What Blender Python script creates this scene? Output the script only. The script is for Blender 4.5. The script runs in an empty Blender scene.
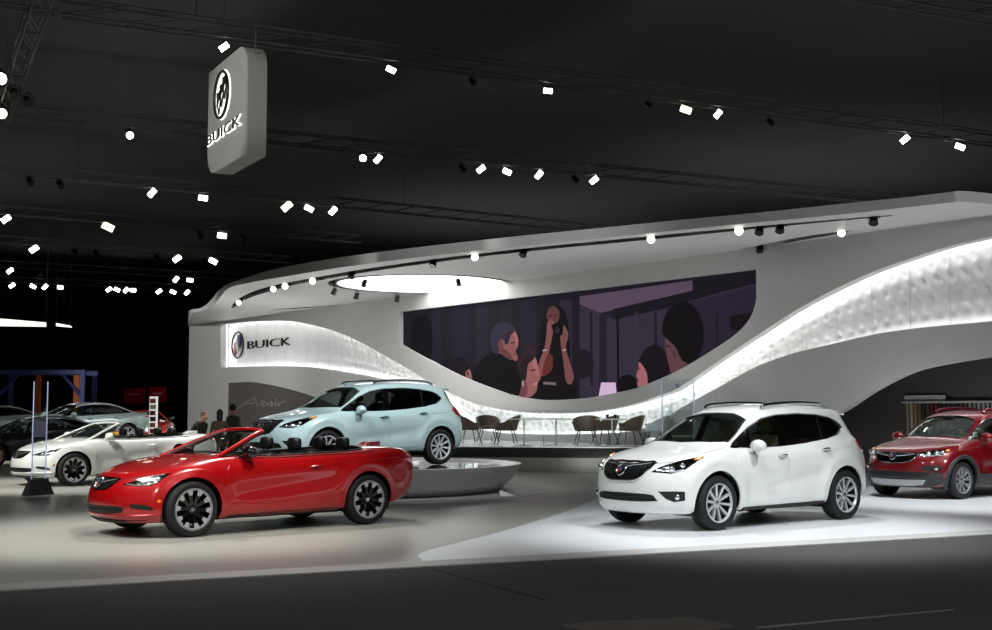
import bpy, bmesh, math, random
from math import sin, cos, pi, radians, sqrt, atan2
from mathutils import Vector, Matrix
from mathutils.bvhtree import BVHTree
from mathutils.geometry import delaunay_2d_cdt

random.seed(7)
SC = bpy.context.scene
COL = SC.collection
V = Vector

# ------------------------------------------------------------------ camera
CAM_H, PITCH, FPX = 1.55, radians(4.466), 1250.0
cam_d = bpy.data.cameras.new('camera')
cam_d.sensor_width = 36.0
cam_d.lens = FPX / 992 * 36.0
cam_d.clip_end = 600
cam = bpy.data.objects.new('camera', cam_d)
cam.location = (0, 0, CAM_H)
cam.rotation_euler = (pi / 2 + PITCH, 0, 0)
COL.objects.link(cam)
SC.camera = cam


def ray(px, py):
    dx, dz = (px - 496) / FPX, (315 - py) / FPX
    return V((dx, cos(PITCH) - dz * sin(PITCH), sin(PITCH) + dz * cos(PITCH)))


def on_z(px, py, z):
    d = ray(px, py)
    return V((0, 0, CAM_H)) + d * ((z - CAM_H) / d.z)


def at_y(px, py, Y):
    d = ray(px, py)
    return V((0, 0, CAM_H)) + d * (Y / d.y)


def pix(p):
    q = V(p) - V((0, 0, CAM_H))
    Y = q.y * cos(PITCH) + q.z * sin(PITCH)
    Z = -q.y * sin(PITCH) + q.z * cos(PITCH)
    return 496 + FPX * q.x / Y, 315 - FPX * Z / Y


# ------------------------------------------------------------------ materials
def lin(c):
    return tuple((x / 12.92 if x <= .04045 else ((x + .055) / 1.055) ** 2.4) for x in c)


def mat(name, col, rough=.5, metal=0., coat=0., spec=.5, emit=None, estr=0., noise=0., nscale=20., bump=0., bscale=200., alpha=None, srgb=True):
    m = bpy.data.materials.new(name)
    m.use_nodes = True
    nt = m.node_tree
    b = nt.nodes['Principled BSDF']
    c = lin(col) if srgb else col
    b.inputs['Base Color'].default_value = (*c, 1)
    b.inputs['Roughness'].default_value = rough
    b.inputs['Metallic'].default_value = metal
    b.inputs['Coat Weight'].default_value = coat
    b.inputs['Coat Roughness'].default_value = .04
    b.inputs['Specular IOR Level'].default_value = spec
    if emit:
        b.inputs['Emission Color'].default_value = (*lin(emit), 1)
        b.inputs['Emission Strength'].default_value = estr
    tc = None
    if noise or bump:
        tc = nt.nodes.new('ShaderNodeTexCoord')
    if noise:
        n = nt.nodes.new('ShaderNodeTexNoise')
        n.inputs['Scale'].default_value = nscale
        n.inputs['Detail'].default_value = 4
        nt.links.new(tc.outputs['Object'], n.inputs['Vector'])
        r = nt.nodes.new('ShaderNodeMapRange')
        r.inputs['From Min'].default_value = .3
        r.inputs['From Max'].default_value = .7
        r.inputs['To Min'].default_value = 1 - noise
        r.inputs['To Max'].default_value = 1 + noise
        nt.links.new(n.outputs['Fac'], r.inputs['Value'])
        mx = nt.nodes.new('ShaderNodeVectorMath')
        mx.operation = 'SCALE'
        mx.inputs[0].default_value = c
        nt.links.new(r.outputs['Result'], mx.inputs['Scale'])
        nt.links.new(mx.outputs['Vector'], b.inputs['Base Color'])
    if bump:
        n2 = nt.nodes.new('ShaderNodeTexNoise')
        n2.inputs['Scale'].default_value = bscale
        nt.links.new(tc.outputs['Object'], n2.inputs['Vector'])
        bp = nt.nodes.new('ShaderNodeBump')
        bp.inputs['Strength'].default_value = bump
        bp.inputs['Distance'].default_value = .01
        nt.links.new(n2.outputs['Fac'], bp.inputs['Height'])
        nt.links.new(bp.outputs['Normal'], b.inputs['Normal'])
    return m


def glass_mat(name, tint, refl=.08, rough=.02):
    m = bpy.data.materials.new(name)
    m.use_nodes = True
    nt = m.node_tree
    for n in list(nt.nodes):
        nt.nodes.remove(n)
    out = nt.nodes.new('ShaderNodeOutputMaterial')
    tr = nt.nodes.new('ShaderNodeBsdfTransparent')
    tr.inputs[0].default_value = (*tint, 1)
    gl = nt.nodes.new('ShaderNodeBsdfGlossy')
    gl.inputs['Roughness'].default_value = rough
    fr = nt.nodes.new('ShaderNodeLayerWeight')
    fr.inputs['Blend'].default_value = .25
    mr = nt.nodes.new('ShaderNodeMapRange')
    mr.inputs['To Min'].default_value = refl * .6
    mr.inputs['To Max'].default_value = min(1, refl * 6)
    nt.links.new(fr.outputs['Fresnel'], mr.inputs['Value'])
    mx = nt.nodes.new('ShaderNodeMixShader')
    nt.links.new(mr.outputs['Result'], mx.inputs[0])
    nt.links.new(tr.outputs[0], mx.inputs[1])
    nt.links.new(gl.outputs[0], mx.inputs[2])
    nt.links.new(mx.outputs[0], out.inputs[0])
    return m


def emat(name, col, strength):
    return mat(name, (0.02, 0.02, 0.02), .6, emit=col, estr=strength)


# ------------------------------------------------------------------ object helpers
def link(o, parent=None):
    COL.objects.link(o)
    if parent is not None:
        o.parent = parent
    return o


def tag(o, label, cat, group=None):
    o['label'] = label
    o['category'] = cat
    if group:
        o['group'] = group
    return o


def struct(o, label=None):
    o['kind'] = 'structure'
    if label:
        o['label'] = label
    return o


def empty(name, loc=(0, 0, 0), rz=0.):
    o = bpy.data.objects.new(name, None)
    o.empty_display_size = .2
    o.location = loc
    o.rotation_euler = (0, 0, rz)
    return link(o)


def from_pydata(name, vs, fs, m=None, parent=None, smooth=None, mi=None):
    me = bpy.data.meshes.new(name)
    me.from_pydata([tuple(v) for v in vs], [], fs)
    ms = m if isinstance(m, (list, tuple)) else ([m] if m else [])
    for x in ms:
        me.materials.append(x)
    if mi:
        me.polygons.foreach_set('material_index', mi)
    fix_normals(me)
    if smooth is not None:
        shade(me, smooth)
    o = bpy.data.objects.new(name, me)
    return link(o, parent)


def fix_normals(me):
    bm = bmesh.new()
    bm.from_mesh(me)
    bmesh.ops.recalc_face_normals(bm, faces=bm.faces)
    bm.to_mesh(me)
    bm.free()


def shade(me, angle=35):
    me.polygons.foreach_set('use_smooth', [True] * len(me.polygons))
    me.set_sharp_from_angle(angle=radians(angle))
    me.update()


class MB:
    """collects simple solids into one mesh"""

    def __init__(s):
        s.v, s.f, s.m, s.cm = [], [], [], 0

    def add(s, vs, fs):
        o = len(s.v)
        s.v += [V(p) for p in vs]
        for f in fs:
            s.f.append([i + o for i in f])
            s.m.append(s.cm)
        return s

    def box(s, c, d, M=None):
        x, y, z = [k / 2 for k in d]
        vs = [V((i * x, j * y, k * z)) for i in (-1, 1) for j in (-1, 1) for k in (-1, 1)]
        if M is not None:
            vs = [M @ p for p in vs]
        vs = [p + V(c) for p in vs]
        return s.add(vs, [(0, 1, 3, 2), (4, 6, 7, 5), (0, 4, 5, 1), (2, 3, 7, 6), (0, 2, 6, 4), (1, 5, 7, 3)])

    def tube(s, pts, r, n=8, closed=False, cap=True, flat=None):
        pts = [V(p) for p in pts]
        N = len(pts)
        rs = r if isinstance(r, (list, tuple)) else [r] * N
        vs, fs = [], []
        up = None
        for i, p in enumerate(pts):
            a = pts[(i - 1) % N] if (closed or i > 0) else p
            b = pts[(i + 1) % N] if (closed or i < N - 1) else p
            t = (b - a)
            t = t.normalized() if t.length > 1e-9 else V((0, 0, 1))
            if up is None:
                up = V((0, 0, 1)) if abs(t.z) < .9 else V((1, 0, 0))
            side = t.cross(up)
            if side.length < 1e-6:
                side = t.cross(V((1, .3, 0)))
            side.normalize()
            nu = side.cross(t).normalized()
            up = nu
            for k in range(n):
                th = 2 * pi * k / n
                vs.append(p + side * (cos(th) * rs[i]) + nu * (sin(th) * rs[i] * (flat or 1)))
        for i in range(N if closed else N - 1):
            j = (i + 1) % N
            for k in range(n):
                k2 = (k + 1) % n
                fs.append((i * n + k, i * n + k2, j * n + k2, j * n + k))
        if not closed and cap:
            fs.append(tuple(range(n))[::-1])
            fs.append(tuple((N - 1) * n + k for k in range(n)))
        return s.add(vs, fs)

    def cyl(s, a, b, r, n=16, r2=None):
        return s.tube([a, b], [r, r if r2 is None else r2], n)

    def lathe(s, prof, n=24, M=None, closed=False):
        """prof: (r, h) revolved about z"""
        vs, fs = [], []
        N = len(prof)
        for i in range(n):
            th = 2 * pi * i / n
            for r, h in prof:
                p = V((r * cos(th), r * sin(th), h))
                vs.append(M @ p if M is not None else p)
        for i in range(n):
            j = (i + 1) % n
            for k in range(N if closed else N - 1):
                k2 = (k + 1) % N
                fs.append((i * N + k, j * N + k, j * N + k2, i * N + k2))
        return s.add(vs, fs)

    def ellipsoid(s, c, r, nu=16, nv=10, M=None):
        vs, fs = [], []
        for i in range(nv + 1):
            ph = pi * i / nv
            for k in range(nu):
                th = 2 * pi * k / nu
                p = V((r[0] * sin(ph) * cos(th), r[1] * sin(ph) * sin(th), r[2] * cos(ph)))
                vs.append((M @ p if M is not None else p) + V(c))
        for i in range(nv):
            for k in range(nu):
                k2 = (k + 1) % nu
                fs.append((i * nu + k, (i + 1) * nu + k, (i + 1) * nu + k2, i * nu + k2))
        return s.add(vs, fs)

    def prism(s, poly, d):
        """poly: list of 3D points (planar); extruded by vector d"""
        n = len(poly)
        a = [V(p) for p in poly]
        b = [p + V(d) for p in a]
        fs = [tuple(range(n))[::-1], tuple(range(n, 2 * n))]
        for i in range(n):
            j = (i + 1) % n
            fs.append((i, j, n + j, n + i))
        return s.add(a + b, fs)

    def build(s, name, m=None, parent=None, smooth=None, loc=None, weld=False):
        o = from_pydata(name, s.v, s.f, m, parent, None, s.m if isinstance(m, (list, tuple)) else None)
        if weld:
            bm = bmesh.new()
            bm.from_mesh(o.data)
            bmesh.ops.remove_doubles(bm, verts=bm.verts, dist=1e-5)
            bmesh.ops.recalc_face_normals(bm, faces=bm.faces)
            bm.to_mesh(o.data)
            bm.free()
        if smooth is not None:
            shade(o.data, smooth)
        if loc is not None:
            o.location = loc
        return o


def catmull(pts, n=6, closed=False):
    pts = [V(p) for p in pts]
    N = len(pts)
    out = []
    for i in range(N if closed else N - 1):
        p1, p2 = pts[i], pts[(i + 1) % N]
        p0 = pts[(i - 1) % N] if (closed or i > 0) else p1 * 2 - p2
        p3 = pts[(i + 2) % N] if (closed or i < N - 2) else p2 * 2 - p1
        for k in range(n):
            t = k / n
            out.append(.5 * ((2 * p1) + (p2 - p0) * t + (2 * p0 - 5 * p1 + 4 * p2 - p3) * t * t + (3 * p1 - p0 - 3 * p2 + p3) * t ** 3))
    if not closed:
        out.append(pts[-1])
    return out


def resample(poly, step, closed=True):
    out = []
    n = len(poly)
    for i in range(n if closed else n - 1):
        a, b = V(poly[i]), V(poly[(i + 1) % n])
        k = max(1, int(math.ceil((b - a).length / step)))
        for j in range(k):
            out.append(a + (b - a) * (j / k))
    if not closed:
        out.append(V(poly[-1]))
    return out


def in_poly(p, poly):
    x, y = p[0], p[1]
    c = False
    n = len(poly)
    j = n - 1
    for i in range(n):
        xi, yi, xj, yj = poly[i][0], poly[i][1], poly[j][0], poly[j][1]
        if (yi > y) != (yj > y) and x < (xj - xi) * (y - yi) / (yj - yi) + xi:
            c = not c
        j = i
    return c


def dist_poly(p, poly):
    best = 1e9
    n = len(poly)
    for i in range(n):
        a, b = poly[i], poly[(i + 1) % n]
        ax, ay, bx, by = a[0], a[1], b[0], b[1]
        dx, dy = bx - ax, by - ay
        L = dx * dx + dy * dy
        t = 0 if L == 0 else max(0, min(1, ((p[0] - ax) * dx + (p[1] - ay) * dy) / L))
        ex, ey = ax + t * dx - p[0], ay + t * dy - p[1]
        best = min(best, ex * ex + ey * ey)
    return sqrt(best)


def fill2d(outer, holes=(), step=None):
    """triangulated polygon with holes; returns verts2d, faces, boundary loops as index edges"""
    vs, es = [], []
    for lp in [outer] + list(holes):
        o = len(vs)
        vs += [V((p[0], p[1])) for p in lp]
        es += [(o + i, o + (i + 1) % len(lp)) for i in range(len(lp))]
    if step:
        xs = [p[0] for p in outer]
        ys = [p[1] for p in outer]
        y = min(ys) + step * .5
        r = 0
        while y < max(ys):
            x = min(xs) + step * (.5 if r % 2 else 1.)
            while x < max(xs):
                if in_poly((x, y), outer) and dist_poly((x, y), outer) > step * .45 and not any(in_poly((x, y), h) or dist_poly((x, y), h) < step * .45 for h in holes):
                    vs.append(V((x, y)))
                x += step
            y += step * .87
            r += 1
    res = delaunay_2d_cdt(vs, es, [], 0, 1e-6)
    ov, of = res[0], res[2]
    faces = []
    for f in of:
        c = (ov[f[0]] + ov[f[1]] + ov[f[2]]) / 3
        if in_poly(c, outer) and not any(in_poly(c, h) for h in holes):
            faces.append(list(f))
    return ov, faces


def bound_edges(faces):
    d = {}
    for f in faces:
        for i in range(len(f)):
            a, b = f[i], f[(i + 1) % len(f)]
            if (b, a) in d:
                del d[(b, a)]
            else:
                d[(a, b)] = 1
    return list(d)


def slab2d(name, outer, holes, to3, depth, m, parent=None, step=None, smooth=None):
    """2-D outline with holes -> solid; to3(x, y, k) maps to 3-D, k=0 front, k=1 back"""
    ov, fs = fill2d(outer, holes, step)
    n = len(ov)
    vs = [to3(p[0], p[1], 0) for p in ov] + [to3(p[0], p[1], 1) for p in ov]
    ff = [list(f) for f in fs] + [[i + n for i in f][::-1] for f in fs]
    for a, b in bound_edges(fs):
        ff.append([b, a, a + n, b + n])
    return from_pydata(name, vs, ff, m, parent, smooth)


def evaluated_mesh(o):
    dg = bpy.context.evaluated_depsgraph_get()
    dg.update()
    return bpy.data.meshes.new_from_object(o.evaluated_get(dg), preserve_all_data_layers=False, depsgraph=dg)


def kill(o):
    me = o.data
    bpy.data.objects.remove(o, do_unlink=True)
    if me and me.users == 0:
        bpy.data.meshes.remove(me)


def copy_tree(o, parent=None, mats=None):
    """a thing, its parts and their sub-parts; mats swaps materials per object"""
    c = o.copy()
    COL.objects.link(c)
    if parent is not None:
        c.parent = parent
    if mats and c.type == 'MESH':
        for sl in c.material_slots:
            if sl.material and sl.material.name in mats:
                new = mats[sl.material.name]
                sl.link = 'OBJECT'
                sl.material = new
    for ch in o.children:
        copy_tree(ch, c, mats)
    return c
# ------------------------------------------------------------------ cars
def interp(zp, x):
    if isinstance(zp, (int, float)):
        return zp
    pts = sorted(zp)
    if x <= pts[0][0]:
        return pts[0][1]
    for (a, za), (b, zb) in zip(pts, pts[1:]):
        if x <= b:
            t = (x - a) / (b - a)
            return za + (zb - za) * t
    return pts[-1][1]


KR, KM, KF = 6, 14, 8


def ring_pts(R):
    xf, xr, W, Lf, nf, Lr, nr, zp = R
    P = []
    for i in range(KR):
        th = pi / 2 * (1 - i / KR)
        P.append((xr + Lr - Lr * sin(th) ** (2 / nr), (W * cos(th) ** (2 / nr)) if i else 0.))
    for i in range(KM + 1):
        P.append((xr + Lr + (xf - Lf - xr - Lr) * i / KM, W))
    for i in range(1, KF + 1):
        th = pi / 2 * i / KF
        P.append((xf - Lf + Lf * sin(th) ** (2 / nf), W * max(0, cos(th)) ** (2 / nf) if i < KF else 0.))
    return [V((x, y, interp(zp, x))) for x, y in P]


def body_cage(rings):
    vs, fs = [], []
    idx = []
    for R in rings:
        half = ring_pts(R)
        n = len(half)
        L = []
        for p in half:
            L.append(len(vs))
            vs.append(p)
        Rr = []
        for i, p in enumerate(half):
            if i in (0, n - 1):
                Rr.append(L[i])
            else:
                Rr.append(len(vs))
                vs.append(V((p.x, -p.y, p.z)))
        idx.append((L, Rr))
    n = len(idx[0][0])
    for (L0, R0), (L1, R1) in zip(idx, idx[1:]):
        for i in range(n - 1):
            fs.append((L0[i], L0[i + 1], L1[i + 1], L1[i]))
            fs.append((R0[i + 1], R0[i], R1[i], R1[i + 1]))
    for (L, R) in (idx[0], idx[-1]):
        fs.append((L[0], L[1], R[1]))
        for i in range(1, n - 2):
            fs.append((L[i], L[i + 1], R[i + 1], R[i]))
        fs.append((L[n - 2], L[n - 1], R[n - 2]))
    return vs, fs


def subsurf(o, lv):
    md = o.modifiers.new('s', 'SUBSURF')
    md.levels = lv
    md.render_levels = lv
    me = evaluated_mesh(o)
    o.modifiers.clear()
    old = o.data
    o.data = me
    bpy.data.meshes.remove(old)


class Shell:
    """smooth car skin that parts are cut from and laid on"""

    def __init__(s, rings, disp=None, lv=2):
        vs, fs = body_cage(rings)
        s.o = from_pydata('body', vs, fs)
        subsurf(s.o, lv)
        me = s.o.data
        if disp:
            for v in me.vertices:
                v.co = disp(v.co, v.normal)
        fix_normals(me)
        me.update()
        s.bvh = BVHTree.FromPolygons([v.co.copy() for v in me.vertices], [tuple(p.vertices) for p in me.polygons])

    def hit(s, p, n):
        n = V(n).normalized()
        h = s.bvh.ray_cast(V(p) + n * 6, -n)
        if h[0] is None:
            q = s.bvh.find_nearest(V(p))
            return q[0], q[1]
        nn = h[1]
        if nn.dot(n) < 0:
            nn = -nn
        return h[0], nn

    def patch(s, name, pts, d, m, parent=None, off=.004, th=.01, step=.05, curve=0, mirror=True, smooth=35, raw=False):
        """a panel laid on the skin: outline pts (3-D, near the skin), seen along -d"""
        n = V(d).normalized()
        up = V((0, 0, 1)) if abs(n.z) < .95 else V((1, 0, 0))
        u = up.cross(n).normalized()
        w = n.cross(u)
        if curve:
            pts = catmull(pts, curve, True)
        q = [V((V(p).dot(u), V(p).dot(w))) for p in pts]
        q = resample(q, step)
        ov, fs = fill2d(q, (), step)
        top, bot = [], []
        for p in ov:
            h, nn = s.hit(u * p[0] + w * p[1], n)
            top.append(h + nn * off)
            bot.append(h + nn * (off - th))
        k = len(top)
        ff = [list(f) for f in fs] + [[i + k for i in f][::-1] for f in fs]
        for a, b in bound_edges(fs):
            ff.append([b, a, a + k, b + k])
        o = from_pydata(name, top + bot, ff, m, parent, smooth)
        res = [o]
        if mirror:
            o2 = from_pydata(name, [V((p.x, -p.y, p.z)) for p in top + bot], [f[::-1] for f in ff], m, parent, smooth)
            res.append(o2)
        return res

    def line(s, name, pts, d, r, m, parent=None, off=.002, closed=False, step=.05, mirror=True, n=6):
        dd = V(d).normalized()
        P = [s.hit(p, dd) for p in resample([V(p) for p in pts], step, closed)]
        P = [h + nn * off for h, nn in P]
        out = []
        for sg in ((1, -1) if mirror else (1,)):
            b = MB().tube([V((p.x, p.y * sg, p.z)) for p in P], r, n, closed)
            out.append(b.build(name, m, parent, 50))
        return out


def side(pts, y=.8):
    return [(x, y, z) for x, z in pts]


def clipx(poly, x0, x1):
    def cut(P, f, keep):
        o = []
        for i in range(len(P)):
            a, b = P[i], P[(i + 1) % len(P)]
            ka, kb = keep(a), keep(b)
            if ka:
                o.append(a)
            if ka != kb:
                t = f(a, b)
                o.append((a[0] + (b[0] - a[0]) * t, a[1] + (b[1] - a[1]) * t))
        return o
    sl = .18  # pillars lean with the body
    g0 = lambda p: p[0] + sl * (p[1] - 1.2) - x0
    g1 = lambda p: x1 - p[0] - sl * (p[1] - 1.2)
    P = cut(poly, lambda a, b: g0(a) / (g0(a) - g0(b)), lambda p: g0(p) >= 0)
    P = cut(P, lambda a, b: g1(a) / (g1(a) - g1(b)), lambda p: g1(p) >= 0)
    return P


def shrink(poly, k):
    """inset a 2-D polygon by about k metres"""
    n = len(poly)
    A = sum(poly[i][0] * poly[(i + 1) % n][1] - poly[(i + 1) % n][0] * poly[i][1] for i in range(n))
    sg = 1 if A > 0 else -1
    out = []
    for i in range(n):
        p0, p1, p2 = V(poly[i - 1]), V(poly[i]), V(poly[(i + 1) % n])
        e1, e2 = (p1 - p0), (p2 - p1)
        if e1.length < 1e-6 or e2.length < 1e-6:
            continue
        e1.normalize()
        e2.normalize()
        n1, n2 = V((-e1.y, e1.x)) * sg, V((-e2.y, e2.x)) * sg
        b = n1 + n2
        if b.length < 1e-3:
            continue
        b.normalize()
        out.append(tuple(p1 + b * (k / max(.5, b.dot(n1)))))
    return out


def cut_shell(sh, cutters, thick=.022):
    """hollow the skin and cut openings with prisms (list of MB)"""
    o = sh.o
    md = o.modifiers.new('sol', 'SOLIDIFY')
    md.thickness = thick
    md.offset = -1
    tmp = []
    for c in cutters:
        co = c.build('cutter', None)
        tmp.append(co)
        b = o.modifiers.new('b', 'BOOLEAN')
        b.operation = 'DIFFERENCE'
        b.solver = 'EXACT'
        b.object = co
    me = evaluated_mesh(o)
    o.modifiers.clear()
    old = o.data
    mats = list(old.materials)
    o.data = me
    bpy.data.meshes.remove(old)
    for c in tmp:
        kill(c)
    shade(o.data, 32)
    return o


def wheel(parent, x, y, R, W, rimR, style, M, right=False):
    """tyre (part) > rim, brake disc, hub cap (sub-parts); outer face towards +y before turning"""
    h = W / 2
    Ty = Matrix.Rotation(-pi / 2, 4, 'X')   # z -> +y
    pr = [(rimR, -h * .92), (rimR + .012, -h), (R - .035, -h * 1.03), (R - .01, -h * .9), (R, -h * .66), (R, -h * .35), (R - .006, -h * .33), (R - .006, -h * .28), (R, -h * .26), (R, h * .26), (R - .006, h * .28), (R - .006, h * .33), (R, h * .35), (R, h * .66), (R - .01, h * .9), (R - .035, h * 1.03), (rimR + .012, h), (rimR, h * .92)]
    t = MB().lathe(pr, 40, Ty, True).build('wheel', M['rubber'], parent, 40)
    t.location = (x, y, R)
    if right:
        t.rotation_euler = (0, 0, pi)
    # rim: barrel, lip, spokes
    b = MB()
    b.cm = 0
    b.lathe([(rimR - .004, h * .7), (rimR + .004, h * .98), (rimR - .012, h * 1.0), (rimR - .022, h * .75)], 40, Ty, True)
    MB().lathe([(rimR - .004, -h * .9), (rimR - .004, h * .75), (rimR - .022, h * .75), (rimR - .03, -h * .2), (rimR - .03, -h * .85)], 40, Ty, True).build('rim_barrel', M['barrel'], t, 40)
    b.lathe([(0, h * .62), (.055, h * .62), (.075, h * .5), (.075, h * .1), (0, h * .1)], 20, Ty)
    tips = MB()

    def spoke(B, a0, a1, r0, r1, w0, w1, y0=.62, y1=.86, dep=.05):
        def P(a, r, w, yy):
            c = V((cos(a) * r, 0, sin(a) * r))
            sdir = V((-sin(a), 0, cos(a)))
            return [c + sdir * w + V((0, yy * h, 0)), c - sdir * w + V((0, yy * h, 0)), c - sdir * w * .8 + V((0, yy * h - dep, 0)), c + sdir * w * .8 + V((0, yy * h - dep, 0))]
        A, C = P(a0, r0, w0, y0), P(a1, r1, w1, y1)
        B.add(A + C, [(0, 1, 2, 3), (7, 6, 5, 4), (0, 4, 5, 1), (1, 5, 6, 2), (2, 6, 7, 3), (3, 7, 4, 0)])

    ro = rimR - .012
    if style == 'twin10':
        for k in range(10):
            a = 2 * pi * k / 10 + .1
            spoke(b, a - .03, a - .10, .05, ro, .010, .014)
            spoke(b, a + .03, a + .10, .05, ro, .010, .014)
    elif style == 'thin10':
        for k in range(10):
            a = 2 * pi * k / 10 + .15
            spoke(b, a, a, .05, ro, .013, .02)
    elif style == 'tips10':
        for k in range(10):
            a = 2 * pi * k / 10 + .1
            spoke(b, a, a, .05, ro * .66, .02, .024, .62, .8)
            spoke(b, a, a, ro * .62, ro, .024, .05, .78, .9, .05)
    elif style == 'swirl':
        for k in range(9):
            a = 2 * pi * k / 9
            spoke(b, a, a + .32, .05, ro, .02, .017)
            spoke(b, a + .2, a + .02, .12, ro, .012, .014)
    else:
        for k in range(5):
            a = 2 * pi * k / 5 + .2
            spoke(b, a - .06, a - .2, .05, ro, .02, .022)
            spoke(b, a + .06, a + .2, .05, ro, .02, .022)
    b.build('rim', M['rim_' + style], t, 40)
    if style == 'tips10':
        vs, fs = [], []
        K = 120
        for k in range(K):
            a = 2 * pi * k / K + .1
            ph = (10 * (a - .1) / (2 * pi) + .5) % 1.
            tooth = abs(ph - .5) < .23
            ri = ro * (.70 if tooth else .94)
            for r, yy in ((rimR, 1.0), (ri, .90 if tooth else .97), (ri, .84), (rimR, .84)):
                vs.append(V((cos(a) * r, yy * h, sin(a) * r)))
        for k in range(K):
            for j in range(4):
                k2, j2 = (k + 1) % K, (j + 1) % 4
                fs.append((k * 4 + j, k * 4 + j2, k2 * 4 + j2, k2 * 4 + j))
        from_pydata('rim_tips', vs, fs, M['tips'], t, 30)
    MB().lathe([(.06, -h * .2), (rimR * .72, -h * .2), (rimR * .72, -h * .05), (.06, -h * .05)], 28, Ty, True).build('brake_disc', M['disc'], t, 40)
    MB().lathe([(0, h * .68), (.03, h * .67), (.034, h * .6), (0, h * .6)], 14, Ty).build('hub_cap', M['badge'], t, 40)
    return t


def rbox(c, d, e=4.):
    """superellipsoid block"""
    b = MB().ellipsoid((0, 0, 0), (1, 1, 1), 20, 12)
    out = []
    for p in b.v:
        k = (abs(p.x) ** e + abs(p.y) ** e + abs(p.z) ** e) ** (-1 / e)
        out.append(V((c[0] + p.x * k * d[0] / 2, c[1] + p.y * k * d[1] / 2, c[2] + p.z * k * d[2] / 2)))
    return out, b.f


def seat(parent, x, y, z, m, rear=False, wide=.5, hr=True):
    b = MB()
    b.box((x, y, z + .06), (.5, wide, .16))
    R = Matrix.Rotation(radians(-14), 4, 'Y')
    b.box((x - .27, y, z + .37), (.14, wide * .95, .62), R)
    o = b.build('seat', m, parent)
    bev(o, .05)
    if hr:
        if rear:
            spots = (-.3, .3) if wide > .8 else (0,)
        else:
            spots = (0,)
        for dy in spots:
            c = MB()
            vq, fq = rbox((x - .37, y + dy, z + .80), (.12, .25, .18))
            c.add(vq, fq)
            for s in (-.05, .05):
                c.cyl((x - .345, y + dy + s, z + .64), (x - .36, y + dy + s, z + .76), .008, 6)
            c.build('headrest', m, o, 40)
    return o


def bev(o, w, seg=3):
    bm = bmesh.new()
    bm.from_mesh(o.data)
    bmesh.ops.bevel(bm, geom=list(bm.edges), offset=w, segments=seg, affect='EDGES', profile=.5, clamp_overlap=True)
    bm.to_mesh(o.data)
    bm.free()
    shade(o.data, 45)


def tri_shield_badge(parent, c, n, s, M):
    """oval ring with three slanted shields, facing n"""
    n = V(n).normalized()
    u = V((0, 0, 1)).cross(n).normalized()
    w = n.cross(u)
    b = MB()
    P = [V(c) + u * (cos(t) * s) + w * (sin(t) * s) for t in [2 * pi * k / 28 for k in range(28)]]
    b.tube(P, s * .13, 6, True)
    o = b.build('badge', M['badge'], parent, 50)
    for k, mm in ((-1, 'shield_red'), (0, 'shield_silver'), (1, 'shield_blue')):
        cx, cy = k * .36 * s, k * .22 * s
        q = [(-.22, .34), (.22, .42), (.24, 0), (.02, -.42), (-.2, -.12)]
        poly = [V(c) + u * (cx + a * s) + w * (cy + bb * s) - n * .004 for a, bb in q]
        MB().prism(poly, n * (.012 + .002 * k)).build('badge_shield', M[mm], o)
    return o


def mirror_part(parent, x, y, z, M, paint):
    for sg in (1, -1):
        b = MB()
        b.ellipsoid((x - .02, (y + .14) * sg, z + .05), (.085, .125, .085), 18, 12)
        b.tube([(x + .02, (y - .03) * sg, z - .03), (x, (y + .06) * sg, z)], [.035, .03], 8)
        o = b.build('door_mirror', paint, parent, 50)
        g = MB().ellipsoid((x - .078, (y + .14) * sg, z + .05), (.03, .105, .068), 16, 10)
        g.build('mirror_glass', M['darkglass'], o, 50)


def handle(parent, sh, x, z, m, d=(0, 1, 0)):
    """bar door handles on both sides; parent is (left door, right door)"""
    p0, n0 = sh.hit((x + .1, .8, z - .004), d)
    p1, n1 = sh.hit((x - .1, .8, z + .008), d)
    for sg, par in ((1, parent[0]), (-1, parent[1])):
        P = [p0 + n0 * .004, p0 * .75 + p1 * .25 + n0 * .035, (p0 + p1) / 2 + n0 * .04, p0 * .25 + p1 * .75 + n1 * .035, p1 + n1 * .004]
        MB().tube([(p.x, p.y * sg, p.z) for p in P], [.012, .018, .019, .018, .012], 8, flat=.8).build('door_handle', m, par, 50)


def arch_disp(wheels, R, A):
    def f(co, no):
        c = co.copy()
        if abs(c.y) > .55 and c.z < 1.05:
            for wx in wheels:
                r = sqrt((c.x - wx) ** 2 + (c.z - R * .93) ** 2)
                k = math.exp(-((r - (R + .09)) / .075) ** 2)
                if r < R + .09:
                    k = max(k, .6)
                c.y += (1 if c.y > 0 else -1) * A * k
            mx = (wheels[0] + wheels[1]) / 2
            hl = (wheels[0] - wheels[1]) / 2 - .45
            if abs(c.x - mx) < hl:
                q = (1 - ((c.x - mx) / hl) ** 2) ** .5
                zc = .60 + .10 * (mx - c.x)
                c.y -= (1 if c.y > 0 else -1) * q * (.030 * math.exp(-((c.z - zc) / .11) ** 2) - .012 * math.exp(-((c.z - .97) / .05) ** 2))
        return c
    return f


def arch_cutter(wx, R, wr, y0=.5, y1=1.3):
    b = MB()
    for x in wx:
        for sg in (1, -1):
            b.cyl((x, y0 * sg, wr), (x, y1 * sg, wr), R, 48)
    return b


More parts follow.
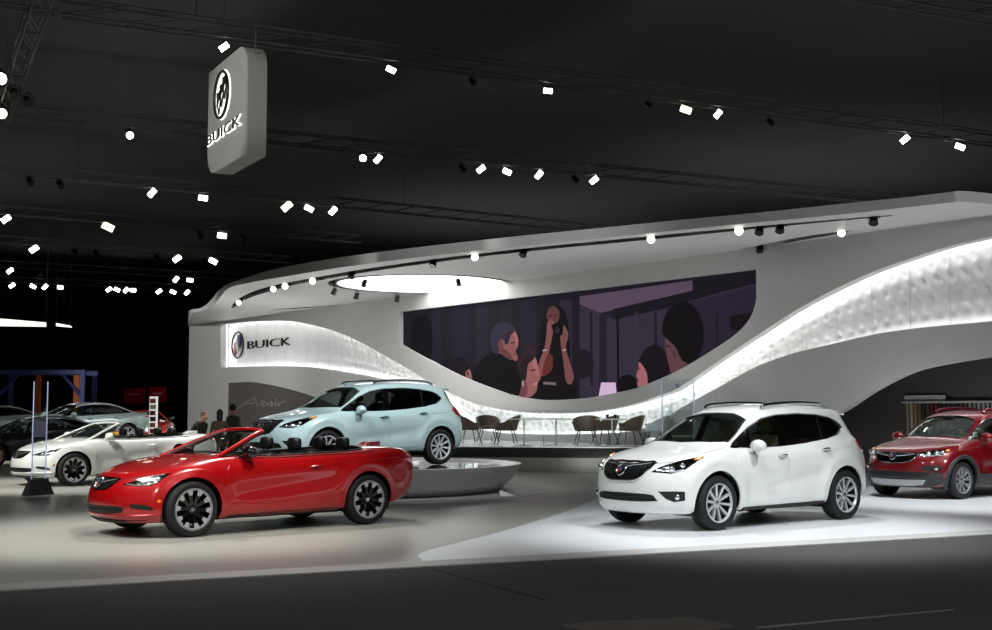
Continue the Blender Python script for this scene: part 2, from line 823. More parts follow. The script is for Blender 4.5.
def liners(parent, wx, R, wr, M, y0=.48, y1=.83):
    for x in wx:
        for sg in (1, -1):
            vs, fs = [], []
            N = 20
            for k in range(N + 1):
                a = pi * (k / N) * 1.24 - .12 * pi
                for (rr, yy) in ((.04, y0), (R + .012, y0), (R + .012, y1), (R + .02, y1), (R + .02, y0 - .01), (.04, y0 - .01)):
                    vs.append(V((x + cos(a) * rr, yy * sg, wr + sin(a) * rr)))
            for k in range(N):
                for j in range(6):
                    j2 = (j + 1) % 6
                    fs.append((k * 6 + j, k * 6 + j2, k * 6 + 6 + j2, k * 6 + 6 + j))
            from_pydata('wheel_arch_liner', vs, fs, M['blackplastic'], parent, 40)


def yz(pts, x=2., mirrored=True):
    """half outline in the front view, mirrored to a closed loop"""
    P = [(x, y, z) for y, z in pts]
    if mirrored:
        P += [(x, -y, z) for y, z in reversed(pts) if y > 1e-4]
    return P


def cut_prism(pts, d, a, b):
    """prism along d between distances a and b (pts carry the other two coordinates)"""
    n = V(d).normalized()
    P = [V(p) - n * V(p).dot(n) + n * a for p in pts]
    return MB().prism(P, n * (b - a))
# ------------------------------------------------------------------ car materials
M = {}
M['rubber'] = mat('rubber', (.05, .05, .052), .75, noise=.15, nscale=60)
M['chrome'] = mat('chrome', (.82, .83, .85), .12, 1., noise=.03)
M['badge'] = mat('badge_metal', (.75, .76, .78), .2, 1., noise=.03)
M['tips'] = mat('rim_machined', (.72, .73, .74), .3, .35, noise=.03)
M['rim_thin10'] = mat('rim_polished', (.80, .81, .82), .25, .45, noise=.03)
M['rim_twin10'] = mat('rim_silver', (.82, .84, .86), .3, .3, noise=.03)
M['rim_swirl'] = mat('rim_grey', (.55, .55, .57), .3, .4, noise=.03)
M['rim_five'] = mat('rim_bright', (.72, .73, .75), .25, .4, noise=.03)
M['rim_tips10'] = mat('rim_black', (.035, .035, .04), .25, .2, coat=.6, noise=.05)
M['barrel'] = mat('rim_barrel', (.07, .07, .075), .4, .3, noise=.1)
M['disc'] = mat('brake_steel', (.16, .16, .17), .45, .7, noise=.1)
M['blackplastic'] = mat('black_plastic', (.035, .035, .038), .55, noise=.1)
M['gloss_black'] = mat('gloss_black', (.02, .02, .022), .12, coat=.5, noise=.05)
M['darkglass'] = mat('mirror_glass', (.3, .32, .34), .05, .9, noise=.02)
M['glass'] = glass_mat('tinted_glass', (.78, .83, .81), .06)
M['privacy'] = glass_mat('privacy_glass', (.52, .54, .55), .06)
M['lens'] = glass_mat('lamp_lens', (.88, .9, .92), .10)
M['shield_red'] = mat('shield_red', (.55, .08, .1), .3, .2, noise=.05)
M['shield_silver'] = mat('shield_silver', (.8, .8, .82), .25, .8, noise=.03)
M['shield_blue'] = mat('shield_blue', (.10, .12, .35), .3, .2, noise=.05)
M['red_lamp'] = mat('red_lamp', (.62, .03, .04), .15, coat=.6, noise=.06)
M['amber'] = mat('amber_lamp', (.95, .55, .05), .2, coat=.5, noise=.05)
M['reflector'] = mat('lamp_reflector', (.9, .91, .93), .12, 1., noise=.03)
M['black_seat'] = mat('black_leather', (.045, .043, .045), .5, noise=.12, nscale=30)
M['grey_seat'] = mat('grey_leather', (.40, .37, .34), .5, noise=.1, nscale=30)
M['tan_seat'] = mat('tan_leather', (.66, .58, .48), .5, noise=.1, nscale=30)
M['cladding'] = mat('grey_cladding', (.16, .16, .165), .6, noise=.1)
M['skid'] = mat('silver_skid', (.62, .63, .64), .4, .5, noise=.05)


def paint(name, col, metal=.0, rough=.3):
    return mat(name, col, rough, metal, coat=1., noise=.02, nscale=8)


PAINT = {
    'white': paint('paint_white', (.87, .88, .865), 0, .35),
    'mint': paint('paint_mint', (.74, .845, .845), .12, .32),
    'red': paint('paint_red', (.66, .02, .045), .15, .28),
    'dred': paint('paint_dark_red', (.42, .022, .065), .2, .28),
    'silver': paint('paint_silver', (.62, .68, .67), .55, .28),
    'dark': paint('paint_dark_grey', (.15, .16, .18), .4, .28),
}


def scale_rings(R, sx_f, sx_r, sy, sz, dz=0):
    out = []
    for xf, xr, W, Lf, nf, Lr, nr, zp in R:
        s = lambda x: x * (sx_f if x > 0 else sx_r)
        z2 = zp * sz + dz if isinstance(zp, (int, float)) else [(s(a), b * sz + dz) for a, b in zp]
        out.append((s(xf), s(xr), W * sy, Lf * sx_f, nf, Lr * sx_r, nr, z2))
    return out


SUV_RINGS = [
    (2.06, -2.06, .74, .60, 3.0, .55, 3.2, [(-2.1, .30), (-1.3, .25), (1.5, .22), (2.1, .21)]),
    (2.20, -2.20, .86, .70, 2.6, .65, 3.0, [(-2.2, .36), (-1.6, .27), (0, .24), (1.6, .23), (2.2, .22)]),
    (2.27, -2.29, .905, .78, 2.5, .75, 2.8, [(-2.3, .46), (0, .40), (2.3, .38)]),
    (2.30, -2.32, .92, .82, 2.4, .80, 2.7, [(-2.3, .66), (0, .60), (2.3, .56)]),
    (2.30, -2.32, .925, .86, 2.3, .85, 2.6, [(-2.3, .90), (0, .78), (1.4, .75), (2.3, .69)]),
    (2.26, -2.27, .915, .90, 2.25, .88, 2.5, [(-2.3, 1.05), (-1, .97), (0, .92), (1.5, .89), (2.28, .81)]),
    (2.18, -2.19, .885, .92, 2.2, .85, 2.5, [(-2.3, 1.15), (-1, 1.08), (0, 1.02), (.9, 1.0), (1.6, .97), (2.2, .885)]),
    (2.05, -2.14, .855, .90, 2.2, .80, 2.5, [(-2.2, 1.20), (-1, 1.13), (0, 1.06), (.9, 1.045), (1.5, 1.01), (2.06, .935)]),
    (1.65, -2.10, .825, .65, 2.2, .75, 2.5, [(-2.2, 1.24), (-1, 1.16), (0, 1.10), (.9, 1.075), (1.65, 1.03)]),
    (1.16, -2.06, .80, .42, 2.6, .70, 2.5, [(-2.15, 1.29), (-1, 1.20), (0, 1.13), (.8, 1.11), (1.16, 1.10)]),
    (.76, -1.98, .715, .40, 2.8, .60, 2.5, [(-2.1, 1.42), (-1, 1.39), (0, 1.37), (.74, 1.345)]),
    (.35, -1.93, .625, .40, 3.0, .50, 2.6, [(-2.06, 1.535), (-1.2, 1.595), (-.5, 1.60), (.33, 1.555)]),
    (.15, -1.86, .53, .45, 2.8, .48, 2.6, [(-2.0, 1.57), (-1.2, 1.64), (-.5, 1.655), (.15, 1.61)]),
    (-.1, -1.70, .28, .40, 2.6, .40, 2.6, [(-1.8, 1.60), (-1.2, 1.66), (-.5, 1.68), (-.1, 1.65)]),
]


def build_suv(name, rings, sp):
    """sp: wheelbase, tyre, dlo etc."""
    root = empty(name)
    P = sp['paint']
    wf, wr = sp['wf'], sp['wr']
    R = sp['R']
    RA = R + .065
    sh = Shell(rings, arch_disp((wf, wr), RA, .028))
    sh.o.parent = root
    sh.o.data.materials.append(P)
    dlo = sp['dlo']
    ws = sp['ws']
    hitside = lambda x, z: sh.hit((x, .8, z), (0, 1, 0))
    # ---- panels laid on the skin before it is cut
    dl = shrink(dlo, .012)
    wins = sp['wins']       # (x0, x1, name, material)
    doorL = {}
    for nm, pts in sp['doors']:
        doorL[nm] = sh.patch('door', side(pts), (0, 1, 0), P, root, off=.005, th=.03, step=.06)
        for o in doorL[nm]:
            pass
    for x0, x1, own, mm in wins:
        poly = shrink(clipx(dlo, x0, x1), .006)
        o = sh.patch('side_window', side(poly), (0, 1, 0), M[mm], None, off=-.008, th=.004, step=.07)
        for k, q in enumerate(o):
            q.parent = doorL[own][k] if own else root
    for x0, x1 in sp['pillars']:
        poly = clipx(dlo, x0, x1)
        sh.patch('window_pillar', side(poly), (0, 1, 0), M['gloss_black'], root, off=-.002, th=.02, step=.07)
        pl_ = [p for p in poly]
        if sp.get('cline') and x0 < -.5:
            zt_ = max(poly, key=lambda p: p[1])
            zb_ = min(poly, key=lambda p: p[1])
            sh.line('pillar_reflection', side([zb_, zt_]), (0, 1, 0), .007, M['chrome'], root, off=.002, step=.06)  # bright line modelled in place of a reflection streak on the side glass
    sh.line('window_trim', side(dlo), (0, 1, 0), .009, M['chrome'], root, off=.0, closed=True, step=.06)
    sh.patch('windscreen', ws, (1, 0, .5), M['glass'], root, off=-.008, th=.004, step=.09, mirror=False)
    sh.patch('rear_window', sp['rw'], (-1, 0, .45), M['gloss_black'], root, off=.004, th=.02, step=.08, mirror=False)
    sh.line('windscreen_seal', ws, (1, 0, .5), .010, M['blackplastic'], root, off=0, closed=True, mirror=False)
    # bonnet shut line
    sh.line('bonnet_shut_line', sp['bonnet'], (.25, 0, 1), .005, M['blackplastic'], root, off=-.001, step=.05)
    # front face
    gr = sp['grille']
    g = sh.patch('grille', yz(gr), (1, 0, .05), M['gloss_black'], root, off=.004, th=.03, step=.05, mirror=False)[0]
    bars = MB()
    y = -sp['gw']
    while y <= sp['gw'] + .001:
        seg = []
        zz = [gz for gz in [i * .02 + .5 for i in range(30)] if in_poly((y, gz), [(a, b) for _, a, b in yz(gr)]) and dist_poly((y, gz), [(a, b) for _, a, b in yz(gr)]) > .012]
        if len(zz) > 1:
            for z in zz:
                h, nn = sh.hit((2, y, z), (1, 0, 0))
                seg.append(h + nn * .012)
            bars.tube(seg, .006, 6)
        y += sp.get('gstep', .04)
    bars.build('grille_bars', M['disc'] if not sp.get('gbars') else M[sp['gbars']], g, 50)
    sh.line('grille_frame', yz(gr), (1, 0, 0), .011, M['chrome'], g, off=.008, closed=True, mirror=False)
    if sp.get('wing'):
        for sg in (1, -1):
            pts = [sh.hit((2, sg * a, b), (1, 0, 0)) for a, b in sp['wing']]
            MB().tube([p + n * .022 for p, n in pts], [.016] * (len(pts) - 1) + [.008], 8).build('grille_wing', M['chrome'], g, 50)
    bc, bn = sh.hit((2, 0, sp['bz']), (1, 0, 0))
    tri_shield_badge(root, bc + bn * .03, bn, sp.get('bs', .075), M)
    it = sh.patch('lower_intake', yz(sp['intake']), (1, 0, 0), M['blackplastic'], root, off=.018 if sp.get('clad') else .003, th=.03, step=.05, mirror=False)[0]
    b = MB()
    for dz in (-.025, .015):
        pts = [sh.hit((2, y, sp['iz'] + dz), (1, 0, 0)) for y in [-.5 + .1 * k for k in range(11)]]
        b.tube([p + n * (.024 if sp.get('clad') else .01) for p, n in pts], .008, 6)
    b.build('intake_bars', M['disc'], it, 50)
    if sp.get('clad'):
        sh.patch('bumper_cladding', yz(sp['clad']), (1, 0, -.05), M['cladding'], root, off=.014, th=.04, step=.035, mirror=False)
    if sp.get('skidpts'):
        sh.patch('skid_plate', yz(sp['skidpts']), (1, 0, -.1), M['skid'], root, off=.022, th=.03, step=.05, mirror=False)
    # lamps
    hl = sp['headlight']
    d = (1, .8, .1)
    L = sh.patch('headlight', hl, d, M['gloss_black'], root, off=.003, th=.02, step=.04)
    c = sum([V(p) for p in hl], V()) / len(hl)
    inner = [c + (V(p) - c) * .86 for p in hl]
    for sg, par in ((1, L[0]), (-1, L[1])):
        for (fx, fy, fz, rr) in sp['bulbs']:
            h, nn = sh.hit((fx, fy, fz), d)
            bb = MB()
            bb.ellipsoid(h + nn * .004, (rr, rr, rr * .85), 14, 8)
            bb.v = [V((p.x, p.y * sg, p.z)) for p in bb.v]
            bb.build('lamp_bulb', M['reflector'], par, 50)
        am = sp['amber']
        pts = [sh.hit(p, d) for p in am]
        q = MB().tube([V((p.x, p.y * sg, p.z)) + V((n.x, n.y * sg, n.z)) * .008 for p, n in pts], [.012, .022, .02, .008][:len(pts)], 8, flat=.8)
        q.build('indicator', M['amber'], par, 50)
        dr = sp['drl']
        pts = [sh.hit(p, d) for p in dr]
        MB().tube([V((p.x, p.y * sg, p.z)) + V((n.x, n.y * sg, n.z)) * .008 for p, n in pts], .011, 8).build('daytime_lamp', M['reflector'], par, 50)
    F = sh.patch('fog_lamp_bezel', sp['fog'], (1, .6, 0), M['blackplastic'], root, off=.003, th=.02, step=.04)
    for sg, par in ((1, F[0]), (-1, F[1])):
        h, nn = sh.hit(sp['fogc'], (1, .6, 0))
        bb = MB().ellipsoid(h, (.03, .045, .04), 14, 8)
        bb.v = [V((p.x, p.y * sg, p.z)) for p in bb.v]
        bb.build('fog_lamp', M['reflector'], par, 50)
    sh.patch('tail_lamp', sp['tail'], (-.7, 1, .1), M['red_lamp'], root, off=.012, th=.03, step=.05)
    if sp.get('dpil'):
        sh.patch('rear_quarter_glass', sp['dpil'], (-.6, 1, .2), M['gloss_black'], root, off=.005, th=.02, step=.05)
    # side character line and lower skirt
    sh.line('door_crease', side(sp['crease']), (0, 1, 0), .006, P, root, off=.0, step=.08)
    sh.patch('side_skirt', side(sp['skirt']), (0, 1, 0), M[sp.get('skirtm', 'blackplastic')], root, off=.018, th=.05, step=.035)
    if sp.get('archm'):
        for wx in (wf, wr):
            for sg in (1, -1):
                vs, fs = [], []
                N = 26
                for k in range(N + 1):
                    a = -.12 * pi + pi * 1.24 * k / N
                    for j, (rr, e) in enumerate(((RA - .002, -.03), (RA - .002, .018), (RA + .05, .016), (RA + .065, .0), (RA + .065, -.03))):
                        x, z = wx + cos(a) * rr, R + sin(a) * rr
                        h, nn = sh.hit((x, .85, max(z, .26)), (0, 1, 0))
                        vs.append(V((x, (h.y + e) * sg, z)))
                for k in range(N):
                    for j in range(4):
                        fs.append((k * 5 + j, k * 5 + j + 1, k * 5 + 6 + j, k * 5 + 5 + j))
                from_pydata('wheel_arch_trim', vs, fs, M[sp['archm']], root, 40)
    for nm, (hx, hz) in sp['handles'].items():
        handle(doorL[nm], sh, hx, hz, M[sp.get('handm', 'chrome')])
    # roof rails, antenna fin, spoiler
    rl = sp['rail']
    for sg in (1, -1):
        pts = [sh.hit((x, y * sg, 1.6), (0, 0, 1))[0] + V((0, 0, dz)) for x, y, dz in rl]
        MB().tube(catmull(pts, 4), .027, 8).build('roof_rail', M['chrome'] if not sp.get('railm') else M[sp['railm']], root, 50)
    sps = sp['spoiler']
    b = MB()
    top = [(x, y, z) for x, y, z in sps] + [(x, -y, z) for x, y, z in reversed(sps)]
    b.prism(top, (0, 0, -.035))
    o = b.build('roof_spoiler', P, root)
    bev(o, .012, 2)
    mirror_part(root, *sp['mirror'], M, P)
    # ---- cut
    arch = arch_cutter((wf, wr), RA, R)
    wn = MB()
    for sg in (1, -1):
        for x0, x1, own, mm in [(wins[0][0], wins[-1][1], 0, 0)] if False else [(-9, 9, 0, 0)]:
            poly = shrink(dlo, .004)
            wn.add(*prism_vf([(x, .25 * sg, z) for x, z in poly], (0, 1.1 * sg, 0)))
    wc = MB().add(*prism_vf([p for p in [(V(q) + V((-.55, 0, -.275))) for q in planar(shrink3(ws, .01), (1, 0, .5))]], V((1, 0, .5)) * 1.2))
    cut_shell(sh, [arch, wn, wc])
    # wheels
    for x in (wf, wr):
        for sg in (1, -1):
            wheel(root, x, sp['ty'] * sg, R, sp['tw'], sp['rimR'], sp['rim'], M, sg < 0)
    liners(root, (wf, wr), RA, R, M)
    # underbody
    b = MB().box((0, 0, .30), (wf - wr - 2 * RA - .02, 1.5, .16))
    b.box(((wf + wr) / 2, 0, .36), (wf - wr + 1.3, .9, .14))
    b.build('underbody', M['blackplastic'], root)
    # cabin
    sc = M[sp['seat']]
    dz = sp.get('drop', 0)
    for x, y in ((.12, .36), (.12, -.36)):
        seat(root, x, y, .56 - dz, sc)
    seat(root, -.78 if not dz else -.6, 0, .50 - dz, sc, True, 1.15)
    b = MB().box((.80, 0, 1.0 - dz * .85), (.42, 1.30, .24))
    o = b.build('dashboard', M['blackplastic'], root)
    bev(o, .05)
    Mx = Matrix.Translation((.52, .36, 1.04 - dz * .8)) @ Matrix.Rotation(radians(-65), 4, 'Y')
    q = MB().tube([Mx @ V((.18 * cos(t), .18 * sin(t), 0)) for t in [2 * pi * k / 24 for k in range(24)]], .016, 6, True)
    q.tube([Mx @ V((0, -.18, 0)), Mx @ V((0, .18, 0))], .02, 6)
    q.build('steering_wheel', M['blackplastic'], root, 50)
    MB().box((-.35, 0, .52 - dz), (2.5, 1.5, .06)).build('cabin_floor', M['blackplastic'], root)
    q = MB().ellipsoid((.40, 0, 1.46 - dz), (.02, .12, .035), 12, 8)
    q.build('rear_view_mirror', M['blackplastic'], root, 50)
    return root


def prism_vf(poly, d):
    b = MB().prism(poly, d)
    return b.v, b.f


def planar(pts, d):
    n = V(d).normalized()
    c = sum([V(p) for p in pts], V()) / len(pts)
    return [V(p) - n * (V(p) - c).dot(n) for p in pts]


def shrink3(pts, k):
    c = sum([V(p) for p in pts], V()) / len(pts)
    return [V(p) + (c - V(p)).normalized() * k for p in pts]


ENVISION = dict(
    dpil=[(-1.70, .62, 1.49), (-1.80, .58, 1.49), (-1.98, .60, 1.24), (-1.95, .66, 1.185), (-1.86, .70, 1.22)],
    cline=True, wf=1.375, wr=-1.375, R=.36, ty=.80, tw=.235, rimR=.255, seat='tan_seat',
    dlo=[(1.03, 1.075), (.80, 1.20), (.52, 1.35), (.22, 1.465), (-.10, 1.515), (-.60, 1.535), (-1.0, 1.52), (-1.28, 1.48), (-1.42, 1.435), (-1.52, 1.365), (-1.53, 1.325), (-1.35, 1.235), (-1.05, 1.175), (-.5, 1.115), (0, 1.085), (.55, 1.07)],
    wins=[(.60, 9, None, 'glass'), (-.03, .57, 'front', 'glass'), (-.98, -.15, 'rear', 'privacy'), (-9, -1.03, None, 'privacy')],
    pillars=[(-.15, -.03), (-1.035, -.98), (.57, .605)],
    doors=[('front', [(.90, 1.05), (.98, .90), (1.0, .66), (.93, .42), (.80, .345), (-.05, .355), (-.07, 1.075)]),
           ('rear', [(-.085, 1.075), (-.065, .36), (-.72, .375), (-.90, .62), (-1.0, .80), (-1.10, .96), (-1.06, 1.165)])],
    ws=[(1.1, 0, 1.12), (1.0, .50, 1.12), (.93, .70, 1.135), (.73, .65, 1.31), (.47, .57, 1.49), (.36, .30, 1.535), (.34, 0, 1.54), (.36, -.30, 1.535), (.47, -.57, 1.49), (.73, -.65, 1.31), (.93, -.70, 1.135), (1.0, -.5, 1.12)],
    rw=[(-2.05, 0, 1.24), (-2.05, .50, 1.25), (-1.9, .66, 1.31), (-1.85, .58, 1.48), (-1.9, 0, 1.50), (-1.85, -.58, 1.48), (-1.9, -.66, 1.31), (-2.05, -.50, 1.25)],
    bonnet=[(2.14, .42, 1), (2.02, .60, 1), (1.75, .73, 1.05), (1.4, .775, 1.1), (1.05, .76, 1.16)],
    grille=[(0, .90), (.14, .905), (.30, .895), (.40, .905), (.455, .895), (.43, .83), (.36, .73), (.29, .68), (.18, .655), (0, .65)],
    gw=.43, gstep=.036, bz=.785, bs=.08,
    wing=[(.08, .83), (.18, .85), (.29, .86), (.42, .88)],
    intake=[(0, .495), (.38, .49), (.50, .475), (.55, .40), (.35, .385), (0, .38)], iz=.435,
    headlight=[(2.2, .47, .775), (2.05, .68, .755), (1.9, .80, .81), (1.78, .85, .89), (1.68, .88, .96), (1.63, .88, .985), (1.74, .85, .975), (1.95, .74, .925), (2.12, .56, .845)],
    bulbs=[(2.10, .60, .80, .035), (2.03, .68, .815, .045), (1.93, .77, .86, .042)],
    amber=[(1.78, .84, .935), (1.71, .87, .955), (1.66, .88, .97)],
    drl=[(2.16, .52, .795), (2.02, .69, .78), (1.92, .78, .81)],
    fog=[(2.18, .57, .525), (2.0, .72, .53), (1.9, .80, .525), (1.9, .80, .41), (2.02, .71, .39), (2.10, .64, .43)],
    fogc=(1.98, .73, .455),
    tail=[(-1.76, .85, 1.10), (-1.84, .82, 1.16), (-1.98, .72, 1.17), (-2.12, .55, 1.15), (-2.15, .55, 1.04), (-2.0, .74, .97), (-1.86, .83, 1.0)],
    crease=[(.95, .945), (.3, .96), (-.5, .99), (-1.2, 1.03), (-1.75, 1.07)],
    skirt=[(.88, .275), (.88, .235), (-.88, .255), (-.88, .295)],
    handles={'front': (.06, .955), 'rear': (-.93, 1.02)},
    rail=[(.05, .53, .01), (-.05, .535, .05), (-.6, .54, .055), (-1.15, .52, .055), (-1.35, .51, .045), (-1.48, .50, .01)],
    spoiler=[(-1.70, .54, 1.575), (-1.88, .53, 1.55), (-1.97, .46, 1.54), (-2.02, .25, 1.545), (-2.03, 0, 1.545)],
    mirror=(.70, .86, 1.05),
)

ENC_RINGS = scale_rings(SUV_RINGS, .925, .92, .965, .965, .0)
ENCORE = dict(ENVISION)


def sc_pts(v, fx, fy, fz):
    """scale the spec's coordinates for the shorter crossover"""
    sx = lambda x: x * (.925 if x > 0 else .92)
    if isinstance(v, dict):
        return {k: (sx(a), b * fz) for k, (a, b) in v.items()}
    return v


def make_encore_spec():
    sx = lambda x: x * (.925 if x > 0 else .92)
    fy, fz = .965, .965
    E = dict(ENVISION)
    p2 = lambda L: [(sx(a), b * fz) for a, b in L]
    p3 = lambda L: [(sx(a), b * fy, c * fz) for a, b, c in L]
    yz2 = lambda L: [(a * fy, b * fz) for a, b in L]
    for k in ('dlo', 'crease'):
        E[k] = p2(E[k])
    for k in ('ws', 'rw', 'bonnet', 'tail', 'spoiler', 'dpil'):
        E[k] = p3(E[k])
    E['wins'] = [(sx(a) if abs(a) < 5 else a, sx(b) if abs(b) < 5 else b, o, m) for a, b, o, m in E['wins']]
    E['pillars'] = [(sx(a), sx(b)) for a, b in E['pillars']]
    E['doors'] = [('front', [(.83, 1.06), (.86, .90), (.86, .66), (.80, .47), (-.05, .47), (-.065, 1.085)]), ('rear', [(-.08, 1.085), (-.06, .47), (-.70, .47), (-.86, .66), (-.98, .86), (-.98, 1.15)])]
    E['handles'] = {'front': (.06, .94), 'rear': (-.85, 1.02)}
    E['rail'] = [(sx(a), b * fy, c) for a, b, c in E['rail']]
    E['mirror'] = (.66, .82, 1.05)
    E.update(wf=1.2775, wr=-1.2775, R=.335, ty=.77, tw=.225, rimR=.235, rim='swirl', seat='grey_seat',
             grille=[(0, .825), (.22, .825), (.36, .83), (.45, .815), (.42, .75), (.35, .685), (.22, .655), (0, .65)], gw=.43, gstep=.05, bz=.755, bs=.07,
             gbars='gloss_black',
             wing=[(.08, .765), (.18, .775), (.28, .785), (.40, .80)],
             intake=[(0, .49), (.5, .49), (.66, .49), (.62, .42), (.5, .41), (0, .41)], iz=.45,
             headlight=[(2.06, .46, .80), (1.98, .58, .765), (1.84, .71, .765), (1.72, .78, .79), (1.60, .82, .875), (1.58, .83, .905), (1.72, .78, .90), (1.86, .70, .89), (2.0, .54, .85)],
             bulbs=[(2.0, .56, .80, .035), (1.93, .63, .815, .05), (1.82, .73, .825, .055), (1.74, .78, .84, .04)],
             amber=[(1.68, .80, .86), (1.63, .82, .875), (1.60, .83, .88)],
             drl=[(2.02, .52, .795), (1.92, .65, .78), (1.76, .76, .79)],
             fog=[(2.0, .52, .60), (1.85, .69, .615), (1.74, .77, .60), (1.76, .765, .53), (1.9, .65, .50), (2.0, .54, .53)],
             fogc=(1.83, .70, .56),
             clad=[(0, .47), (.5, .47), (.74, .475), (.80, .48), (.81, .28), (.6, .23), (0, .22)],
             skidpts=[(0, .36), (.45, .36), (.58, .35), (.52, .27), (.3, .25), (0, .25)],
             skirt=[(.84, .44), (.84, .235), (-.84, .25), (-.84, .44)], skirtm='cladding', archm='cladding', railm='dred', handm='dred_paint')
    return E
M['dred'] = PAINT['dred']
M['dred_paint'] = PAINT['dred']

CONV_RINGS = [
    (2.02, -2.10, .74, .60, 3.0, .50, 3.4, [(-2.1, .30), (-1.3, .22), (1.5, .19), (2.0, .18)]),
    (2.13, -2.25, .86, .75, 2.5, .55, 3.2, [(-2.2, .36), (-1.6, .24), (0, .21), (1.6, .19), (2.2, .185)]),
    (2.21, -2.34, .90, .85, 2.3, .60, 3.2, [(-2.3, .46), (0, .36), (2.3, .33)]),
    (2.23, -2.395, .915, .92, 2.2, .62, 3.2, [(-2.3, .62), (0, .52), (2.3, .48)]),
    (2.205, -2.40, .92, .98, 2.1, .62, 3.1, [(-2.3, .80), (0, .68), (1.4, .66), (2.26, .60)]),
    (2.14, -2.36, .91, 1.0, 2.1, .58, 3.0, [(-2.3, .93), (-1, .83), (0, .79), (1.5, .77), (2.19, .69)]),
    (2.06, -2.30, .88, 1.0, 2.1, .55, 2.8, [(-2.3, 1.0), (-1, .92), (0, .885), (.9, .87), (1.6, .84), (2.1, .755)]),
    (1.95, -2.26, .84, .95, 2.1, .52, 2.8, [(-2.2, 1.03), (-1, .965), (0, .935), (.9, .935), (1.5, .885), (1.95, .81)]),
    (1.60, -2.20, .80, .70, 2.1, .50, 2.8, [(-2.2, 1.05), (-1, .985), (0, .955), (.9, .965), (1.3, .935), (1.6, .895)]),
    (1.18, -2.08, .745, .50, 2.4, .46, 2.8, [(-2.0, 1.065), (-1, 1.0), (0, .965), (.7, .985), (1.18, .975)]),
    (.95, -1.9, .62, .40, 2.6, .42, 2.8, [(-1.9, 1.075), (-1, 1.01), (0, .985), (.95, 1.005)]),
    (.70, -1.6, .30, .30, 2.6, .30, 2.8, [(-1.6, 1.075), (-1, 1.03), (0, 1.0), (.7, 1.02)]),
]


